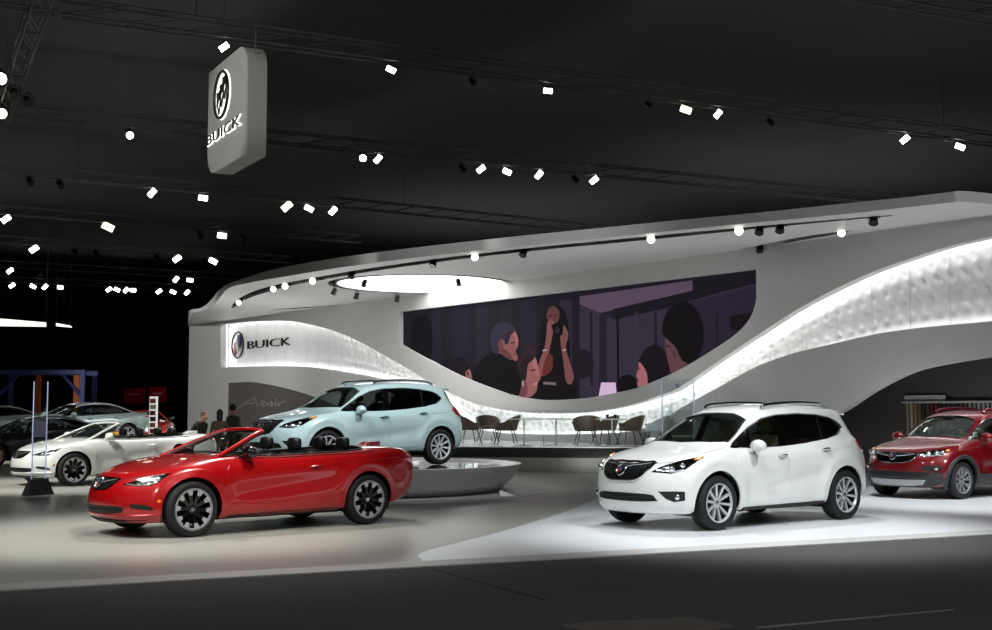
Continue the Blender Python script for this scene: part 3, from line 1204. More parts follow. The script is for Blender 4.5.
def build_convertible(name, P, seatm, mirm=None):
    root = empty(name)
    wf, wr, R = 1.3475, -1.3475, .347
    RA = R + .05
    sh = Shell(CONV_RINGS, arch_disp((wf, wr), RA, .03))
    sh.o.parent = root
    sh.o.data.materials.append(P)
    door = sh.patch('door', side([(.80, .925), (.88, .80), (.90, .55), (.82, .33), (.70, .275), (-.50, .29), (-.62, .42), (-.66, .70), (-.64, .915)]), (0, 1, 0), P, root, off=.005, th=.03, step=.06)
    handle(door, sh, -.46, .83, P)
    sh.line('bonnet_shut_line', [(2.08, .35, .8), (1.9, .58, .85), (1.55, .72, .9), (1.05, .72, .97)], (.25, 0, 1), .005, M['blackplastic'], root, off=-.001)
    sh.line('boot_shut_line', [(-1.45, .70, 1.03), (-1.9, .68, 1.06), (-2.15, .62, 1.05)], (0, 0, 1), .005, M['blackplastic'], root, off=-.001)
    sh.line('belt_trim', side([(.72, .952), (0, .935), (-1.0, .965), (-1.5, .99)], .8), (0, .8, 1), .011, M['chrome'], root, off=.002)
    # front
    gr = [(0, .735), (.15, .738), (.27, .738), (.335, .73), (.31, .67), (.24, .60), (.15, .575), (0, .57)]
    g = sh.patch('grille', yz(gr), (1, 0, .05), M['gloss_black'], root, off=.004, th=.03, step=.05, mirror=False)[0]
    bars = MB()
    for k in range(-10, 11):
        y = k * .04
        seg = []
        for i in range(12):
            z = .57 + i * .016
            q = [(a, b) for _, a, b in yz(gr)]
            if in_poly((y, z), q) and dist_poly((y, z), q) > .012:
                h, nn = sh.hit((2, y, z), (1, 0, 0))
                seg.append(h + nn * .010)
        if len(seg) > 1:
            bars.tube(seg, .005, 6)
    bars.build('grille_bars', M['disc'], g, 50)
    for sg in (1, -1):
        pts = [sh.hit((2, sg * a, b), (1, 0, 0)) for a, b in [(.08, .675), (.15, .69), (.24, .705), (.31, .72)]]
        MB().tube([p + n * .02 for p, n in pts], [.014, .014, .013, .006], 8).build('grille_wing', M['chrome'], g, 50)
    bc, bn = sh.hit((2, 0, .66), (1, 0, 0))
    tri_shield_badge(root, bc + bn * .03, bn, .072, M)
    it = sh.patch('lower_intake', yz([(0, .395), (.40, .395), (.52, .385), (.48, .32), (.3, .30), (0, .295)]), (1, 0, 0), M['blackplastic'], root, off=.003, th=.03, step=.05, mirror=False)[0]
    pts = [sh.hit((2, y, .345), (1, 0, 0)) for y in [-.42 + .084 * k for k in range(11)]]
    MB().tube([p + n * .01 for p, n in pts], .008, 6).build('intake_bars', M['disc'], it, 50)
    sh.patch('fog_lamp_bezel', [(2.1, .62, .43), (1.95, .76, .42), (1.86, .82, .38), (1.88, .82, .35), (2.0, .74, .36), (2.1, .64, .38)], (1, .7, 0), M['blackplastic'], root, off=.003, th=.02, step=.04)
    sh.line('bumper_crease', [(2.28, .0, .285), (2.2, .45, .285), (2.0, .74, .29), (1.85, .84, .30)], (1, .4, 0), .012, P, root, off=.004)
    sh.patch('front_lip', yz([(0, .225), (.5, .225), (.74, .225), (.74, .185), (.5, .185), (0, .185)]), (1, 0, 0), M['blackplastic'], root, off=.012, th=.03, step=.05, mirror=False)
    d = (1, .9, .2)
    hl = [(2.1, .45, .665), (1.98, .60, .645), (1.85, .71, .65), (1.76, .77, .69), (1.66, .81, .775), (1.60, .82, .805), (1.70, .80, .80), (1.85, .71, .765), (2.0, .57, .715)]
    L = sh.patch('headlight', hl, d, M['gloss_black'], root, off=.003, th=.02, step=.04)
    for sg, par in ((1, L[0]), (-1, L[1])):
        for fx, fy, fz, rr in ((1.95, .62, .68, .035), (1.85, .70, .70, .042), (1.76, .76, .73, .035)):
            h, nn = sh.hit((fx, fy, fz), d)
            bb = MB().ellipsoid(h + nn * .004, (rr, rr, rr * .8), 14, 8)
            bb.v = [V((p.x, p.y * sg, p.z)) for p in bb.v]
            bb.build('lamp_bulb', M['reflector'], par, 50)
        for nm, pl, mm, r in (('daytime_lamp', [(2.06, .50, .672), (1.96, .61, .655), (1.86, .70, .66), (1.78, .76, .69)], 'reflector', .010), ('lamp_brow', [(1.98, .59, .715), (1.83, .72, .765), (1.70, .79, .79)], 'reflector', .009)):
            pts = [sh.hit(p, d) for p in pl]
            MB().tube([V((p.x, p.y * sg, p.z)) + V((n.x, n.y * sg, n.z)) * .008 for p, n in pts], r, 8).build(nm, M[mm], par, 50)
        h, nn = sh.hit((1.78, .84, .46), (.6, 1, 0))
        b = MB().ellipsoid(h, (.03, .014, .02), 12, 8)
        b.v = [V((p.x, p.y * sg, p.z)) for p in b.v]
        b.build('side_marker', M['amber'], root, 50)
    sh.patch('tail_lamp', [(-1.98, .84, .93), (-2.12, .78, .985), (-2.25, .66, .985), (-2.33, .55, .96), (-2.33, .55, .87), (-2.2, .74, .87)], (-.7, 1, .1), M['red_lamp'], root, off=.010, th=.03, step=.05)
    sh.line('door_crease', side([(.80, .40), (.3, .36), (-.3, .40), (-.75, .50), (-.9, .62)]), (0, 1, 0), .007, P, root, off=.001, step=.08)
    sh.line('shoulder_crease', side([(.75, .80), (0, .83), (-.8, .87), (-1.6, .90), (-2.1, .93)]), (0, 1, 0), .006, P, root, off=.0, step=.08)
    sh.patch('side_skirt', side([(.85, .24), (.85, .205), (-.85, .22), (-.85, .26)]), (0, 1, 0), M['blackplastic'], root, off=.010, th=.03, step=.08)
    # boot spoiler / high brake lamp hump
    h, nn = sh.hit((-2.0, 0, 1), (0, 0, 1))
    b = MB().prism([h + V((.16, 0, 0)), h + V((.04, 0, .055)), h + V((-.14, 0, .06)), h + V((-.14, 0, -.03))], (0, .20, 0))
    b.v = [p - V((0, .10, 0)) for p in b.v]
    bev(b.build('boot_spoiler', P, root), .012, 2)
    # windscreen frame
    base = [V((.99, y, z)) for y, z in ((.72, .955),)][0]
    pil = [V((1.0, .725, .945)), V((.76, .675, 1.05)), V((.46, .60, 1.18)), V((.22, .53, 1.275)), V((.11, .46, 1.305))]
    head = [V((.11, .46, 1.305)), V((.09, .25, 1.32)), V((.085, 0, 1.325))]
    full = pil + head[1:]
    fl = catmull(full, 5)
    fl = fl + [V((p.x, -p.y, p.z)) for p in reversed(fl[:-1])]
    fr = MB().tube(fl, .027, 10, flat=1.0)
    fr.build('windscreen_frame', P, root, 50)
    MB().tube([V((p.x - .018, p.y * .958, p.z - .014)) for p in fl], .03, 8).build('windscreen_seal', M['blackplastic'], root, 50)
    vs, fs = [], []
    n = 14
    cl = catmull(pil, 5)
    for p in cl:
        for k in range(n + 1):
            s = 1 - 2 * k / n
            bow = (1 - s * s)
            vs.append(V((p.x + bow * (.11 * max(0, 1.31 - p.z) / .36) - .01, p.y * s * .97, p.z + bow * .02 - .004)))
    for i in range(len(cl) - 1):
        for k in range(n):
            a = i * (n + 1) + k
            fs.append((a, a + 1, a + n + 2, a + n + 1))
    from_pydata('windscreen', vs, fs, M['glass'], root, 60)
    # front quarter panes
    for sg, par in ((1, door[0]), (-1, door[1])):
        q = [V((.90, .735, .965)), V((.52, .74, .955)), V((.52, .63, 1.13))]
        q = [V((p.x, p.y * sg, p.z)) for p in q]
        MB().prism(q, (0, -.006 * sg, 0)).build('quarter_window', M['glass'], par)
        MB().tube([q[1], q[2]], .013, 8).build('window_pillar', M['gloss_black'], par, 50)
        MB().tube([q[0], q[1]], .010, 8).build('window_trim', M['chrome'], par, 50)
    mirror_part(root, .60, .80, .985, M, mirm or P)
    # cockpit cut
    arch = arch_cutter((wf, wr), RA, R)
    ck = [V((x, y, 0)) for x, y in [(.62, .0), (.60, .45), (.50, .655), (.2, .69), (-.6, .695), (-1.2, .69), (-1.42, .62), (-1.50, .35), (-1.52, 0), (-1.50, -.35), (-1.42, -.62), (-1.2, -.69), (-.6, -.695), (.2, -.69), (.50, -.655), (.60, -.45)]]
    ckr = catmull(ck, 3, True)
    cut = MB().prism([V((p.x, p.y, .6)) for p in ckr], (0, 0, 1.0))
    cut_shell(sh, [arch, cut])
    # cockpit edge trim and tub
    zt = lambda x, y: sh.hit((x, y, 1), (0, 0, 1))[0].z
    MB().tube([V((p.x, p.y, zt(p.x, p.y) + .003)) for p in ckr], .016, 8, True).build('cockpit_trim', M['blackplastic'], root, 50)
    vs, fs = [], []
    N = len(ckr)
    for z, s in ((None, .995), (.80, .97), (.45, .93)):
        for p in ckr:
            vs.append(V((p.x * s, p.y * s, (zt(p.x, p.y) - .01) if z is None else z)))
    for r in range(2):
        for i in range(N):
            j = (i + 1) % N
            fs.append((r * N + i, r * N + j, r * N + N + j, r * N + N + i))
    fs.append(tuple(range(2 * N, 3 * N)))
    from_pydata('cabin_lining', vs, fs, M['blackplastic'], root, 40)
    for x, y in ((-.10, .36), (-.10, -.36)):
        seat(root, x, y, .32, M[seatm])
    seat(root, -.95, 0, .31, M[seatm], True, 1.0)
    b = MB().box((.60, 0, .90), (.46, 1.3, .16))
    bev(b.build('dashboard', M['blackplastic'], root), .05)
    Mx = Matrix.Translation((.34, .36, .93)) @ Matrix.Rotation(radians(-65), 4, 'Y')
    q = MB().tube([Mx @ V((.18 * cos(t), .18 * sin(t), 0)) for t in [2 * pi * k / 24 for k in range(24)]], .016, 6, True)
    q.tube([Mx @ V((0, -.18, 0)), Mx @ V((0, .18, 0))], .02, 6)
    q.tube([Mx @ V((0, 0, -.2)), Mx @ V((0, 0, 0))], .03, 6)
    q.build('steering_wheel', M['blackplastic'], root, 50)
    MB().ellipsoid((.19, 0, 1.25), (.02, .11, .035), 12, 8).build('rear_view_mirror', M['blackplastic'], root, 50)
    for x in (wf, wr):
        for sg in (1, -1):
            wheel(root, x, .80 * sg, R, .235, .262, 'tips10', M, sg < 0)
    liners(root, (wf, wr), RA, R, M)
    b = MB().box((0, 0, .26), (wf - wr - 2 * RA - .02, 1.5, .14))
    b.box((0, 0, .34), (wf - wr + 1.2, .9, .14))
    b.build('underbody', M['blackplastic'], root)
    return root


SEDAN_RINGS = [
    (2.12, -2.25, .74, .60, 3.0, .50, 3.4, [(-2.2, .32), (-1.3, .24), (1.5, .20), (2.1, .20)]),
    (2.30, -2.40, .86, .75, 2.5, .60, 3.2, [(-2.4, .38), (-1.6, .25), (0, .22), (1.6, .20), (2.3, .20)]),
    (2.40, -2.48, .91, .85, 2.3, .65, 3.2, [(-2.4, .50), (0, .38), (2.4, .36)]),
    (2.42, -2.52, .925, .92, 2.2, .65, 3.2, [(-2.5, .68), (0, .55), (2.4, .52)]),
    (2.38, -2.52, .93, .98, 2.1, .65, 3.1, [(-2.5, .86), (0, .70), (1.4, .69), (2.38, .64)]),
    (2.31, -2.48, .91, 1.0, 2.1, .62, 3.0, [(-2.5, .98), (-1, .86), (0, .82), (1.5, .80), (2.3, .73)]),
    (2.20, -2.44, .88, 1.0, 2.1, .60, 2.8, [(-2.4, 1.04), (-1, .95), (0, .91), (.9, .90), (1.6, .87), (2.2, .79)]),
    (2.02, -2.38, .83, .95, 2.1, .55, 2.8, [(-2.3, 1.07), (-1, 1.0), (0, .96), (.9, .955), (1.5, .92), (2.0, .85)]),
    (1.60, -2.25, .79, .65, 2.1, .50, 2.8, [(-2.2, 1.09), (-1, 1.03), (0, .985), (.9, .985), (1.6, .945)]),
    (1.15, -2.00, .75, .42, 2.6, .50, 2.8, [(-2.0, 1.10), (-1, 1.07), (0, 1.02), (.8, 1.01), (1.15, 1.01)]),
    (.70, -1.72, .67, .40, 2.8, .45, 2.8, [(-1.7, 1.19), (-1, 1.24), (0, 1.24), (.70, 1.20)]),
    (.25, -1.35, .58, .40, 3.0, .45, 2.8, [(-1.35, 1.33), (-.8, 1.40), (-.2, 1.415), (.25, 1.375)]),
    (.05, -1.15, .48, .40, 2.8, .42, 2.8, [(-1.15, 1.39), (-.7, 1.44), (-.2, 1.455), (.05, 1.43)]),
    (-.15, -.95, .22, .30, 2.6, .30, 2.8, [(-.95, 1.43), (-.6, 1.46), (-.3, 1.468), (-.15, 1.458)]),
]


def make_sedan_spec():
    S = dict(ENVISION)
    S.update(
        wf=1.44, wr=-1.40, R=.345, ty=.81, tw=.235, rimR=.25, seat='grey_seat', rim='five', drop=.2, dpil=None, cline=False,
        dlo=[(1.05, .985), (.75, 1.13), (.45, 1.255), (.15, 1.345), (-.25, 1.385), (-.65, 1.38), (-1.0, 1.335), (-1.3, 1.255), (-1.55, 1.16), (-1.62, 1.10), (-1.3, 1.075), (-.6, 1.035), (.2, .995)],
        wins=[(.62, 9, None, 'glass'), (-.12, .59, 'front', 'glass'), (-1.12, -.20, 'rear', 'privacy'), (-9, -1.16, None, 'privacy')],
        pillars=[(-.20, -.12), (-1.165, -1.12), (.59, .625)],
        doors=[('front', [(.92, .97), (1.0, .80), (1.02, .55), (.92, .33), (-.12, .31), (-.14, .985)]), ('rear', [(-.155, .985), (-.135, .315), (-.78, .33), (-.95, .56), (-1.05, .75), (-1.15, .90), (-1.13, 1.055)])],
        ws=[(1.1, 0, 1.03), (1.0, .50, 1.03), (.90, .66, 1.05), (.65, .60, 1.20), (.38, .525, 1.33), (.30, .30, 1.365), (.28, 0, 1.37), (.30, -.30, 1.365), (.38, -.525, 1.33), (.65, -.60, 1.20), (.90, -.66, 1.05), (1.0, -.5, 1.03)],
        rw=[(-1.9, 0, 1.14), (-1.9, .50, 1.14), (-1.8, .56, 1.18), (-1.4, .48, 1.32), (-1.35, 0, 1.35), (-1.4, -.48, 1.32), (-1.8, -.56, 1.18), (-1.9, -.50, 1.14)],
        bonnet=[(2.18, .40, .8), (2.05, .58, .85), (1.7, .72, .92), (1.1, .74, 1.0)],
        grille=[(0, .70), (.3, .70), (.42, .69), (.40, .58), (.30, .48), (0, .47)], gw=.4, gstep=.05, bz=.60, bs=.075,
        wing=[(.08, .60), (.2, .61), (.3, .62), (.38, .63)],
        intake=[(0, .38), (.45, .38), (.5, .37), (.48, .30), (.3, .29), (0, .29)], iz=.335,
        headlight=[(2.25, .46, .70), (2.1, .62, .67), (1.95, .73, .68), (1.82, .80, .73), (1.70, .83, .80), (1.85, .77, .80), (2.05, .64, .765)],
        bulbs=[(2.1, .62, .70, .035), (1.97, .72, .72, .035)],
        amber=[(1.82, .80, .76), (1.74, .82, .785)], drl=[(2.2, .52, .70), (2.06, .66, .685), (1.92, .75, .69)],
        fog=[(2.2, .62, .44), (2.05, .74, .43), (1.98, .79, .40), (2.05, .75, .35), (2.2, .64, .36)], fogc=(2.08, .72, .395),
        tail=[(-2.05, .82, .95), (-2.2, .76, 1.0), (-2.4, .60, .995), (-2.45, .5, .97), (-2.45, .5, .88), (-2.3, .72, .87)],
        crease=[(1.0, .80), (.3, .84), (-.5, .87), (-1.2, .90), (-2.0, .94)],
        skirt=[(.92, .25), (.92, .215), (-.88, .235), (-.88, .27)],
        handles={'front': (.05, .87), 'rear': (-.95, .915)},
        rail=[(.0, .50, -.015), (-.3, .51, -.012), (-.8, .48, -.012), (-1.05, .45, -.015)],
        spoiler=[(-2.25, .5, 1.10), (-2.4, .5, 1.105), (-2.44, .25, 1.11), (-2.45, 0, 1.11)],
        mirror=(.72, .82, .985),
    )
    return S
# ================================================================== the hall
M['glass_rail'] = glass_mat('clear_glass', (.93, .96, .96), .05)
M['white_pt'] = mat('pavilion_white', (.80, .80, .795), .55, noise=.02, nscale=3)
M['grey_pt'] = mat('pavilion_grey', (.75, .75, .74), .6, noise=.02, nscale=3)
M['charcoal'] = mat('charcoal_panel', (.36, .345, .335), .6, noise=.04, nscale=4)
M['band'] = mat('quilted_white', (.90, .905, .90), .30, coat=.3, noise=.02, nscale=4)
M['cove'] = emat('cove_light', (1, 1, 1), 11)
M['disc_light'] = emat('light_disc', (1., 1., 1.), 5)
M['black_metal'] = mat('black_metal', (.055, .055, .055), .5, .3, noise=.15)
M['truss'] = mat('truss_metal', (.36, .36, .36), .5, .1, noise=.15)
M['ceil'] = mat('ceiling_black', (.31, .31, .31), .9, noise=.06, nscale=1.2)
M['drape'] = mat('drape_black', (.035, .035, .036), .95, noise=.2, nscale=2)
M['carpet'] = mat('charcoal_carpet', (.25, .24, .245), .95, noise=.25, nscale=60, bump=.5, bscale=120)
M['seam'] = mat('carpet_seam', (.10, .10, .10), .95, noise=.1)
M['tape'] = mat('pale_tape', (.50, .49, .47), .7, noise=.2)
M['mat_tan'] = mat('tan_sheet', (.34, .32, .30), .8, noise=.15)

C_ = V
# --- floors -------------------------------------------------------
STAGE_Z = 0.0


def tile_mat(name, col, rough, grout=.85, size=1.2, spec=.5):
    m = mat(name, col, rough, spec=spec)
    nt = m.node_tree
    b = nt.nodes['Principled BSDF']
    tc = nt.nodes.new('ShaderNodeTexCoord')
    mp = nt.nodes.new('ShaderNodeMapping')
    mp.inputs['Rotation'].default_value = (0, 0, radians(-53))
    br = nt.nodes.new('ShaderNodeTexBrick')
    br.offset = 0
    br.inputs['Scale'].default_value = 1.0
    br.inputs['Brick Width'].default_value = size
    br.inputs['Row Height'].default_value = size
    br.inputs['Mortar Size'].default_value = .006
    c = lin(col)
    br.inputs['Color1'].default_value = (*c, 1)
    br.inputs['Color2'].default_value = (*[x * .96 for x in c], 1)
    br.inputs['Mortar'].default_value = (*[x * grout for x in c], 1)
    nz = nt.nodes.new('ShaderNodeTexNoise')
    nz.inputs['Scale'].default_value = .9
    nz.inputs['Detail'].default_value = 5
    mr = nt.nodes.new('ShaderNodeMapRange')
    mr.inputs['To Min'].default_value = .92
    mr.inputs['To Max'].default_value = 1.06
    ml = nt.nodes.new('ShaderNodeVectorMath')
    ml.operation = 'SCALE'
    nt.links.new(tc.outputs['Object'], mp.inputs['Vector'])
    nt.links.new(mp.outputs[0], br.inputs['Vector'])
    nt.links.new(tc.outputs['Object'], nz.inputs['Vector'])
    nt.links.new(nz.outputs['Fac'], mr.inputs['Value'])
    nt.links.new(br.outputs['Color'], ml.inputs[0])
    nt.links.new(mr.outputs[0], ml.inputs['Scale'])
    nt.links.new(ml.outputs[0], b.inputs['Base Color'])
    return m


M['stone'] = tile_mat('beige_stone', (.60, .60, .565), .34)
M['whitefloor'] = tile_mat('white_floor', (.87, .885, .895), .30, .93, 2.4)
M['kerb'] = mat('stage_edge', (.70, .70, .69), .45, noise=.04, nscale=4)


def flat(name, poly, z0, z1, m):
    return slab2d(name, [(p[0], p[1]) for p in poly], (), lambda x, y, k: V((x, y, z1 if k == 0 else z0)), 0, m)


E0, E1 = on_z(0, 590, 0), on_z(992, 534, 0)
ed = (E1 - E0).normalized()
en = V((-ed.y, ed.x, 0))            # into the stage
eA, eB = E0 - ed * 30, E1 + ed * 25
struct(flat('floor', [(-70, -6), (60, -6), (60, 140), (-70, 140)], -.16, -.012, M['carpet']))
k0 = .42
struct(flat('trim_1', [eA, eB, eB + en * k0, eA + en * k0], -.012, .0, M['kerb']))
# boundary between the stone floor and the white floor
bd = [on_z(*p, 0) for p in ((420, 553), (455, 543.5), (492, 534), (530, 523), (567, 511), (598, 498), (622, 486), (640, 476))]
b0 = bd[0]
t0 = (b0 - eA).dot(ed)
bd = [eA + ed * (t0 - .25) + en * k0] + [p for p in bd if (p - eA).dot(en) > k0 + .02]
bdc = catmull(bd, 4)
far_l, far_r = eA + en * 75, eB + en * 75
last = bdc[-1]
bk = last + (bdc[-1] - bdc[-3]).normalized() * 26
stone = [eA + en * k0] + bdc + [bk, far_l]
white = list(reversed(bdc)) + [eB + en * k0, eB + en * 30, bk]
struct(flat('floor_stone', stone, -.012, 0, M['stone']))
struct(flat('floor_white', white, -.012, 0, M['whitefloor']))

# carpet seam, tape and the tan sheet in the aisle
ZC = -.012
q = [on_z(413, 563, ZC), on_z(470, 580, ZC), on_z(545, 600, ZC)]
o = MB().tube([p + V((0, 0, .002)) for p in q], .012, 6, flat=.3).build('carpet_seam', M['seam'], None, 50)
tag(o, 'dark seam running diagonally across the charcoal aisle carpet', 'seam')
a, b, c = on_z(757, 628, ZC), on_z(953, 610, ZC), on_z(985, 608, ZC)
d = (b - a).normalized()
nn = V((-d.y, d.x, 0))
o = MB().prism([a - nn * .02, b - nn * .012, b + nn * .012, a + nn * .02], (0, 0, .006)).build('floor_tape', M['tape'])
tag(o, 'pale strip of tape on the dark carpet nearest the viewer', 'tape')
pts = [on_z(x, y, ZC) for x, y in ((560, 626), (600, 622), (640, 620.5), (668, 619), (690, 618), (712, 622), (735, 627), (700, 632), (600, 634))]
vs = []
o = MB()
cen = sum(pts, V()) / len(pts)
o.prism(pts, (0, 0, .008))
for k in range(14):
    t = k / 13
    p0 = pts[0].lerp(pts[5], t) * .9 + cen * .1
    p1 = pts[8].lerp(pts[7], t) * .9 + cen * .1
    o.tube([p0 + V((0, 0, .008)), p1 + V((0, 0, .008))], .012, 5, flat=.5)
o = o.build('ribbed_mat', M['mat_tan'], None)
tag(o, 'flat ribbed brownish mat lying on the dark carpet', 'mat')

# --- hall shell ---------------------------------------------------
struct(MB().box((-5, 66, 13.6), (150, 150, .2)).build('ceiling', M['ceil']))
struct(MB().box((-5, 139, 6.7), (150, .3, 13.6)).build('wall_back', M['drape']))
struct(MB().box((-78, 66, 6.7), (.3, 150, 13.6)).build('wall_left', M['drape']))

# ================================================================== the pavilion
A = V((-14.9, 60.5, 0))
T = V((.5989, -.8008, 0)).normalized()
Nw = V((T.y, -T.x, 0))              # towards the viewer
ZS = 5.75                           # soffit height


def wall_st(px, py, k=0.):
    """photo point -> (s, z) on the wall plane, k metres behind the face"""
    d = ray(px, py)
    o = V((0, 0, CAM_H))
    P0 = A - Nw * k
    t = (P0 - o).dot(Nw) / d.dot(Nw)
    p = o + d * t
    return ((p - A).dot(T), p.z)


def w3(s, z, k=0.):
    return A + T * s - Nw * k + V((0, 0, z))


def curve_px(pts, n=5):
    return [wall_st(p.x, p.y) for p in catmull([V((x, y, 0)) for x, y in pts], n)]


S_END = 62.0
band_top = curve_px([(220.6, 324), (256, 321), (287, 321), (312, 325), (337, 332), (363, 343.5), (388, 357.4), (408, 369), (428, 381), (450, 393), (480, 405), (515, 411.5), (555, 413.5), (590, 412), (625, 406), (655, 397), (680, 387), (718, 361), (756, 336), (794, 311.4), (832, 290.5), (870.5, 272.6), (908.6, 259), (947, 246.7), (992, 236.4)])
s_, z_ = band_top[-1]
band_top += [(s_ + 3, z_ + .22), (s_ + 7, z_ + .25)]
band_bot = curve_px([(220.6, 367.6), (250, 366.5), (281.5, 366), (312, 367.6), (342, 372), (373, 377.7), (403, 384.5), (430, 398), (455, 418), (480, 430), (520, 434), (580, 434), (625, 432), (655, 425), (678, 410), (693, 401), (718, 387.6), (756, 366.7), (794, 353), (832, 344), (870.5, 335), (908.6, 329), (947, 325), (992, 321)])
s_, z_ = band_bot[-1]
band_bot += [(s_ + 3, z_ + .04), (s_ + 7, z_ + .05)]
band_out = band_top + band_bot[::-1]
screen_out = [wall_st(*p) for p in [(399.6, 311.7), (756, 269)]]
scr_r = curve_px([(756, 269), (756.2, 290), (755.5, 303), (750, 318), (737, 333), (715.7, 348), (681, 369), (650, 383), (635, 388.5), (610, 394), (581.6, 398.5), (543, 400), (512.6, 395.5), (490, 388), (466.6, 379), (428, 360), (399.6, 344.5)])
screen_out = [screen_out[0]] + scr_r
alc_l = curve_px([(227.5, 383), (251, 382), (269, 384.6), (289, 389), (312, 396), (345, 409), (372, 422)])
alc_l = [(alc_l[0][0], .02)] + alc_l + [(alc_l[-1][0], .02)]
arch_r = curve_px([(800, 431), (822, 420), (844, 408.6), (870.5, 391), (908.6, 372), (947, 363), (992, 356)])
arch_r += [(arch_r[-1][0] + 4, arch_r[-1][1] + .02), (arch_r[-1][0] + 8, arch_r[-1][1] - .2)]
arch_r = [(arch_r[0][0] - .6, .02)] + arch_r + [(arch_r[-1][0], .02)]
sL = wall_st(188, 400)[0]
wall_o = [(sL, 0), (S_END, 0), (S_END, ZS + .1), (sL, ZS + .1)]
# densify long straight sides for the fill
wall_o = [tuple(p) for p in resample([V(p) for p in wall_o], 3.0)]
wl = slab2d('wall_right', wall_o, [screen_out, band_out, alc_l, arch_r], lambda s, z, k: w3(s, z, .30 * k), 0, M['grey_pt'])
struct(wl)
shade(wl.data, 30)
# closed back and end of the pavilion
o = MB()
o.add([w3(sL, 0, .28), w3(sL, ZS, .28), w3(sL + .0, ZS, 5), w3(sL, 0, 5)], [(0, 1, 2, 3)])
o.add([w3(sL, 0, 5), w3(S_END, 0, 5), w3(S_END, ZS, 5), w3(sL, ZS, 5)], [(0, 1, 2, 3)])
struct(o.build('wall_end', M['grey_pt']))
# band: tufted panel set back in the wall
BD = .62


def band_at(s, f):
    def iv(L):
        if s <= L[0][0]:
            return L[0][1]
        for (a, za), (b, zb) in zip(L, L[1:]):
            if s <= b:
                return za + (zb - za) * (s - a) / max(1e-6, b - a)
        return L[-1][1]
    zb, zt = iv(band_bot), iv(band_top)
    return zb + (zt - zb) * f, zb, zt


vs, fs = [], []
s0, s1 = band_top[0][0], band_top[-1][0]
sb0 = s0 - .5
s1 = min(s1, S_END)
NS, NF = 1300, 44
tuft0 = wall_st(312, 345)[0]
PW = 1.05                       # panel width
for i in range(NS + 1):
    s = sb0 + (s1 - sb0) * i / NS
    for j in range(NF + 1):
        z, zb, zt = band_at(s, 0)
        z = zb - .12 + (zt - zb + .42) * j / NF
        f = (z - zb) / (zt - zb)
        k = BD
        hgt = zt - zb
        # rows of diamond tufts
        a = max(0, min(1, (s - tuft0) / 2.5)) * max(0, min(1, (f + .02) * 6)) * max(0, min(1, (1.02 - f) * 6))
        zz = z - (zt + zb) / 2
        rows = 4.4 if hgt > 1.2 else 4.4
        rv = f * rows
        best = 9
        for rr in (math.floor(rv), math.floor(rv) + 1):
            off_ = .175 if int(rr) % 2 else 0.
            cc = round((s - off_) / .35) * .35 + off_
            # each tuft is a slanting drop
            dv = (rv - rr) * .40
            du = (s - cc) + dv * .35
            best = min(best, (du / .085) ** 2 + (dv / .13) ** 2)
        k += a * .085 * math.exp(-best)
        vs.append(w3(s, z, k))
for i in range(NS):
    for j in range(NF):
        a = i * (NF + 1) + j
        fs.append((a, a + 1, a + NF + 2, a + NF + 1))
bw = from_pydata('wall_band', vs, fs, M['band'], None, 80)
struct(bw)
# panel joints
jt = MB()
s = s0 + .55
while s < s1:
    z, zb, zt = band_at(s, .5)
    jt.tube([w3(s, zb + .02, BD - .004), w3(s, zt - .02, BD - .004)], .006, 5)
    s += PW if s > tuft0 else .95
struct(jt.build('trim_2', M['grey_pt']))
# cove lights along the edges of the band
for nm, L, off, step_ in (('upper', band_top, .05, 1), ('lower', band_bot, -.05, 1)):
    pts = [w3(s, z + off * 1.6, .42) for s, z in L]
    o = MB().tube(pts, .03, 6).build('cove_light_strip', M['cove'])
    tag(o, 'white light strip hidden behind the %s edge of the quilted band' % nm, 'light strip')
pts = [w3(s0 - .22, band_bot[0][1], .42), w3(s0 - .22, band_top[0][1], .42)]
o = MB().tube(pts, .03, 6).build('cove_light_strip', M['cove'])
tag(o, 'short upright light strip at the logo end of the quilted band', 'light strip')
# alcove backs
o = MB()
a0, a1 = alc_l[0][0] - .5, alc_l[-1][0] + .5
o.prism([w3(p[0], p[1], .05) for p in alc_l], -Nw * .2)
struct(o.build('wall_alcove', M['charcoal']))
RZ = 2.82
r0, r1 = arch_r[0][0] - .3, S_END
o = MB()
o.add([w3(r0, 0, 2.6), w3(r1, 0, 2.6), w3(r1, RZ, 2.6), w3(r0, RZ, 2.6)], [(0, 1, 2, 3)])
o.add([w3(r0, RZ, .30), w3(r1, RZ, .30), w3(r1, RZ, 2.6), w3(r0, RZ, 2.6)], [(0, 1, 2, 3)])
o.add([w3(r0, 0, .30), w3(r0, RZ, .30), w3(r0, RZ, 2.6), w3(r0, 0, 2.6)], [(0, 1, 2, 3)])
struct(o.build('wall_recess', M['charcoal']))

# ---- roof: soffit with curved fascia ------------------------------
fas = [(189, 313), (203, 311), (212, 306.5), (218, 300), (228, 288.5), (245, 283.5), (270, 279), (300, 274), (350, 266), (420, 257), (520, 246), (600, 238), (680, 230), (760, 222), (840, 214.5), (900, 208), (945, 203), (962, 201.6), (992, 204)]
fp = []
for p in catmull([V((x, y, 0)) for x, y in fas], 4):
    fp.append(on_z(p.x, p.y, ZS))
last_d = (fp[-1] - fp[-4]).normalized()
fp.append(fp[-1] + last_d * 9)
loc = [((p - A).dot(T), (p - A).dot(Nw)) for p in fp]
loc[0] = (sL, .05)
roof = loc + [(S_END, -.3), (sL, -.3)]
if roof[len(loc) - 1][0] > S_END:
    S2 = roof[len(loc) - 1][0]
    roof[len(loc)] = (S2, -.3)
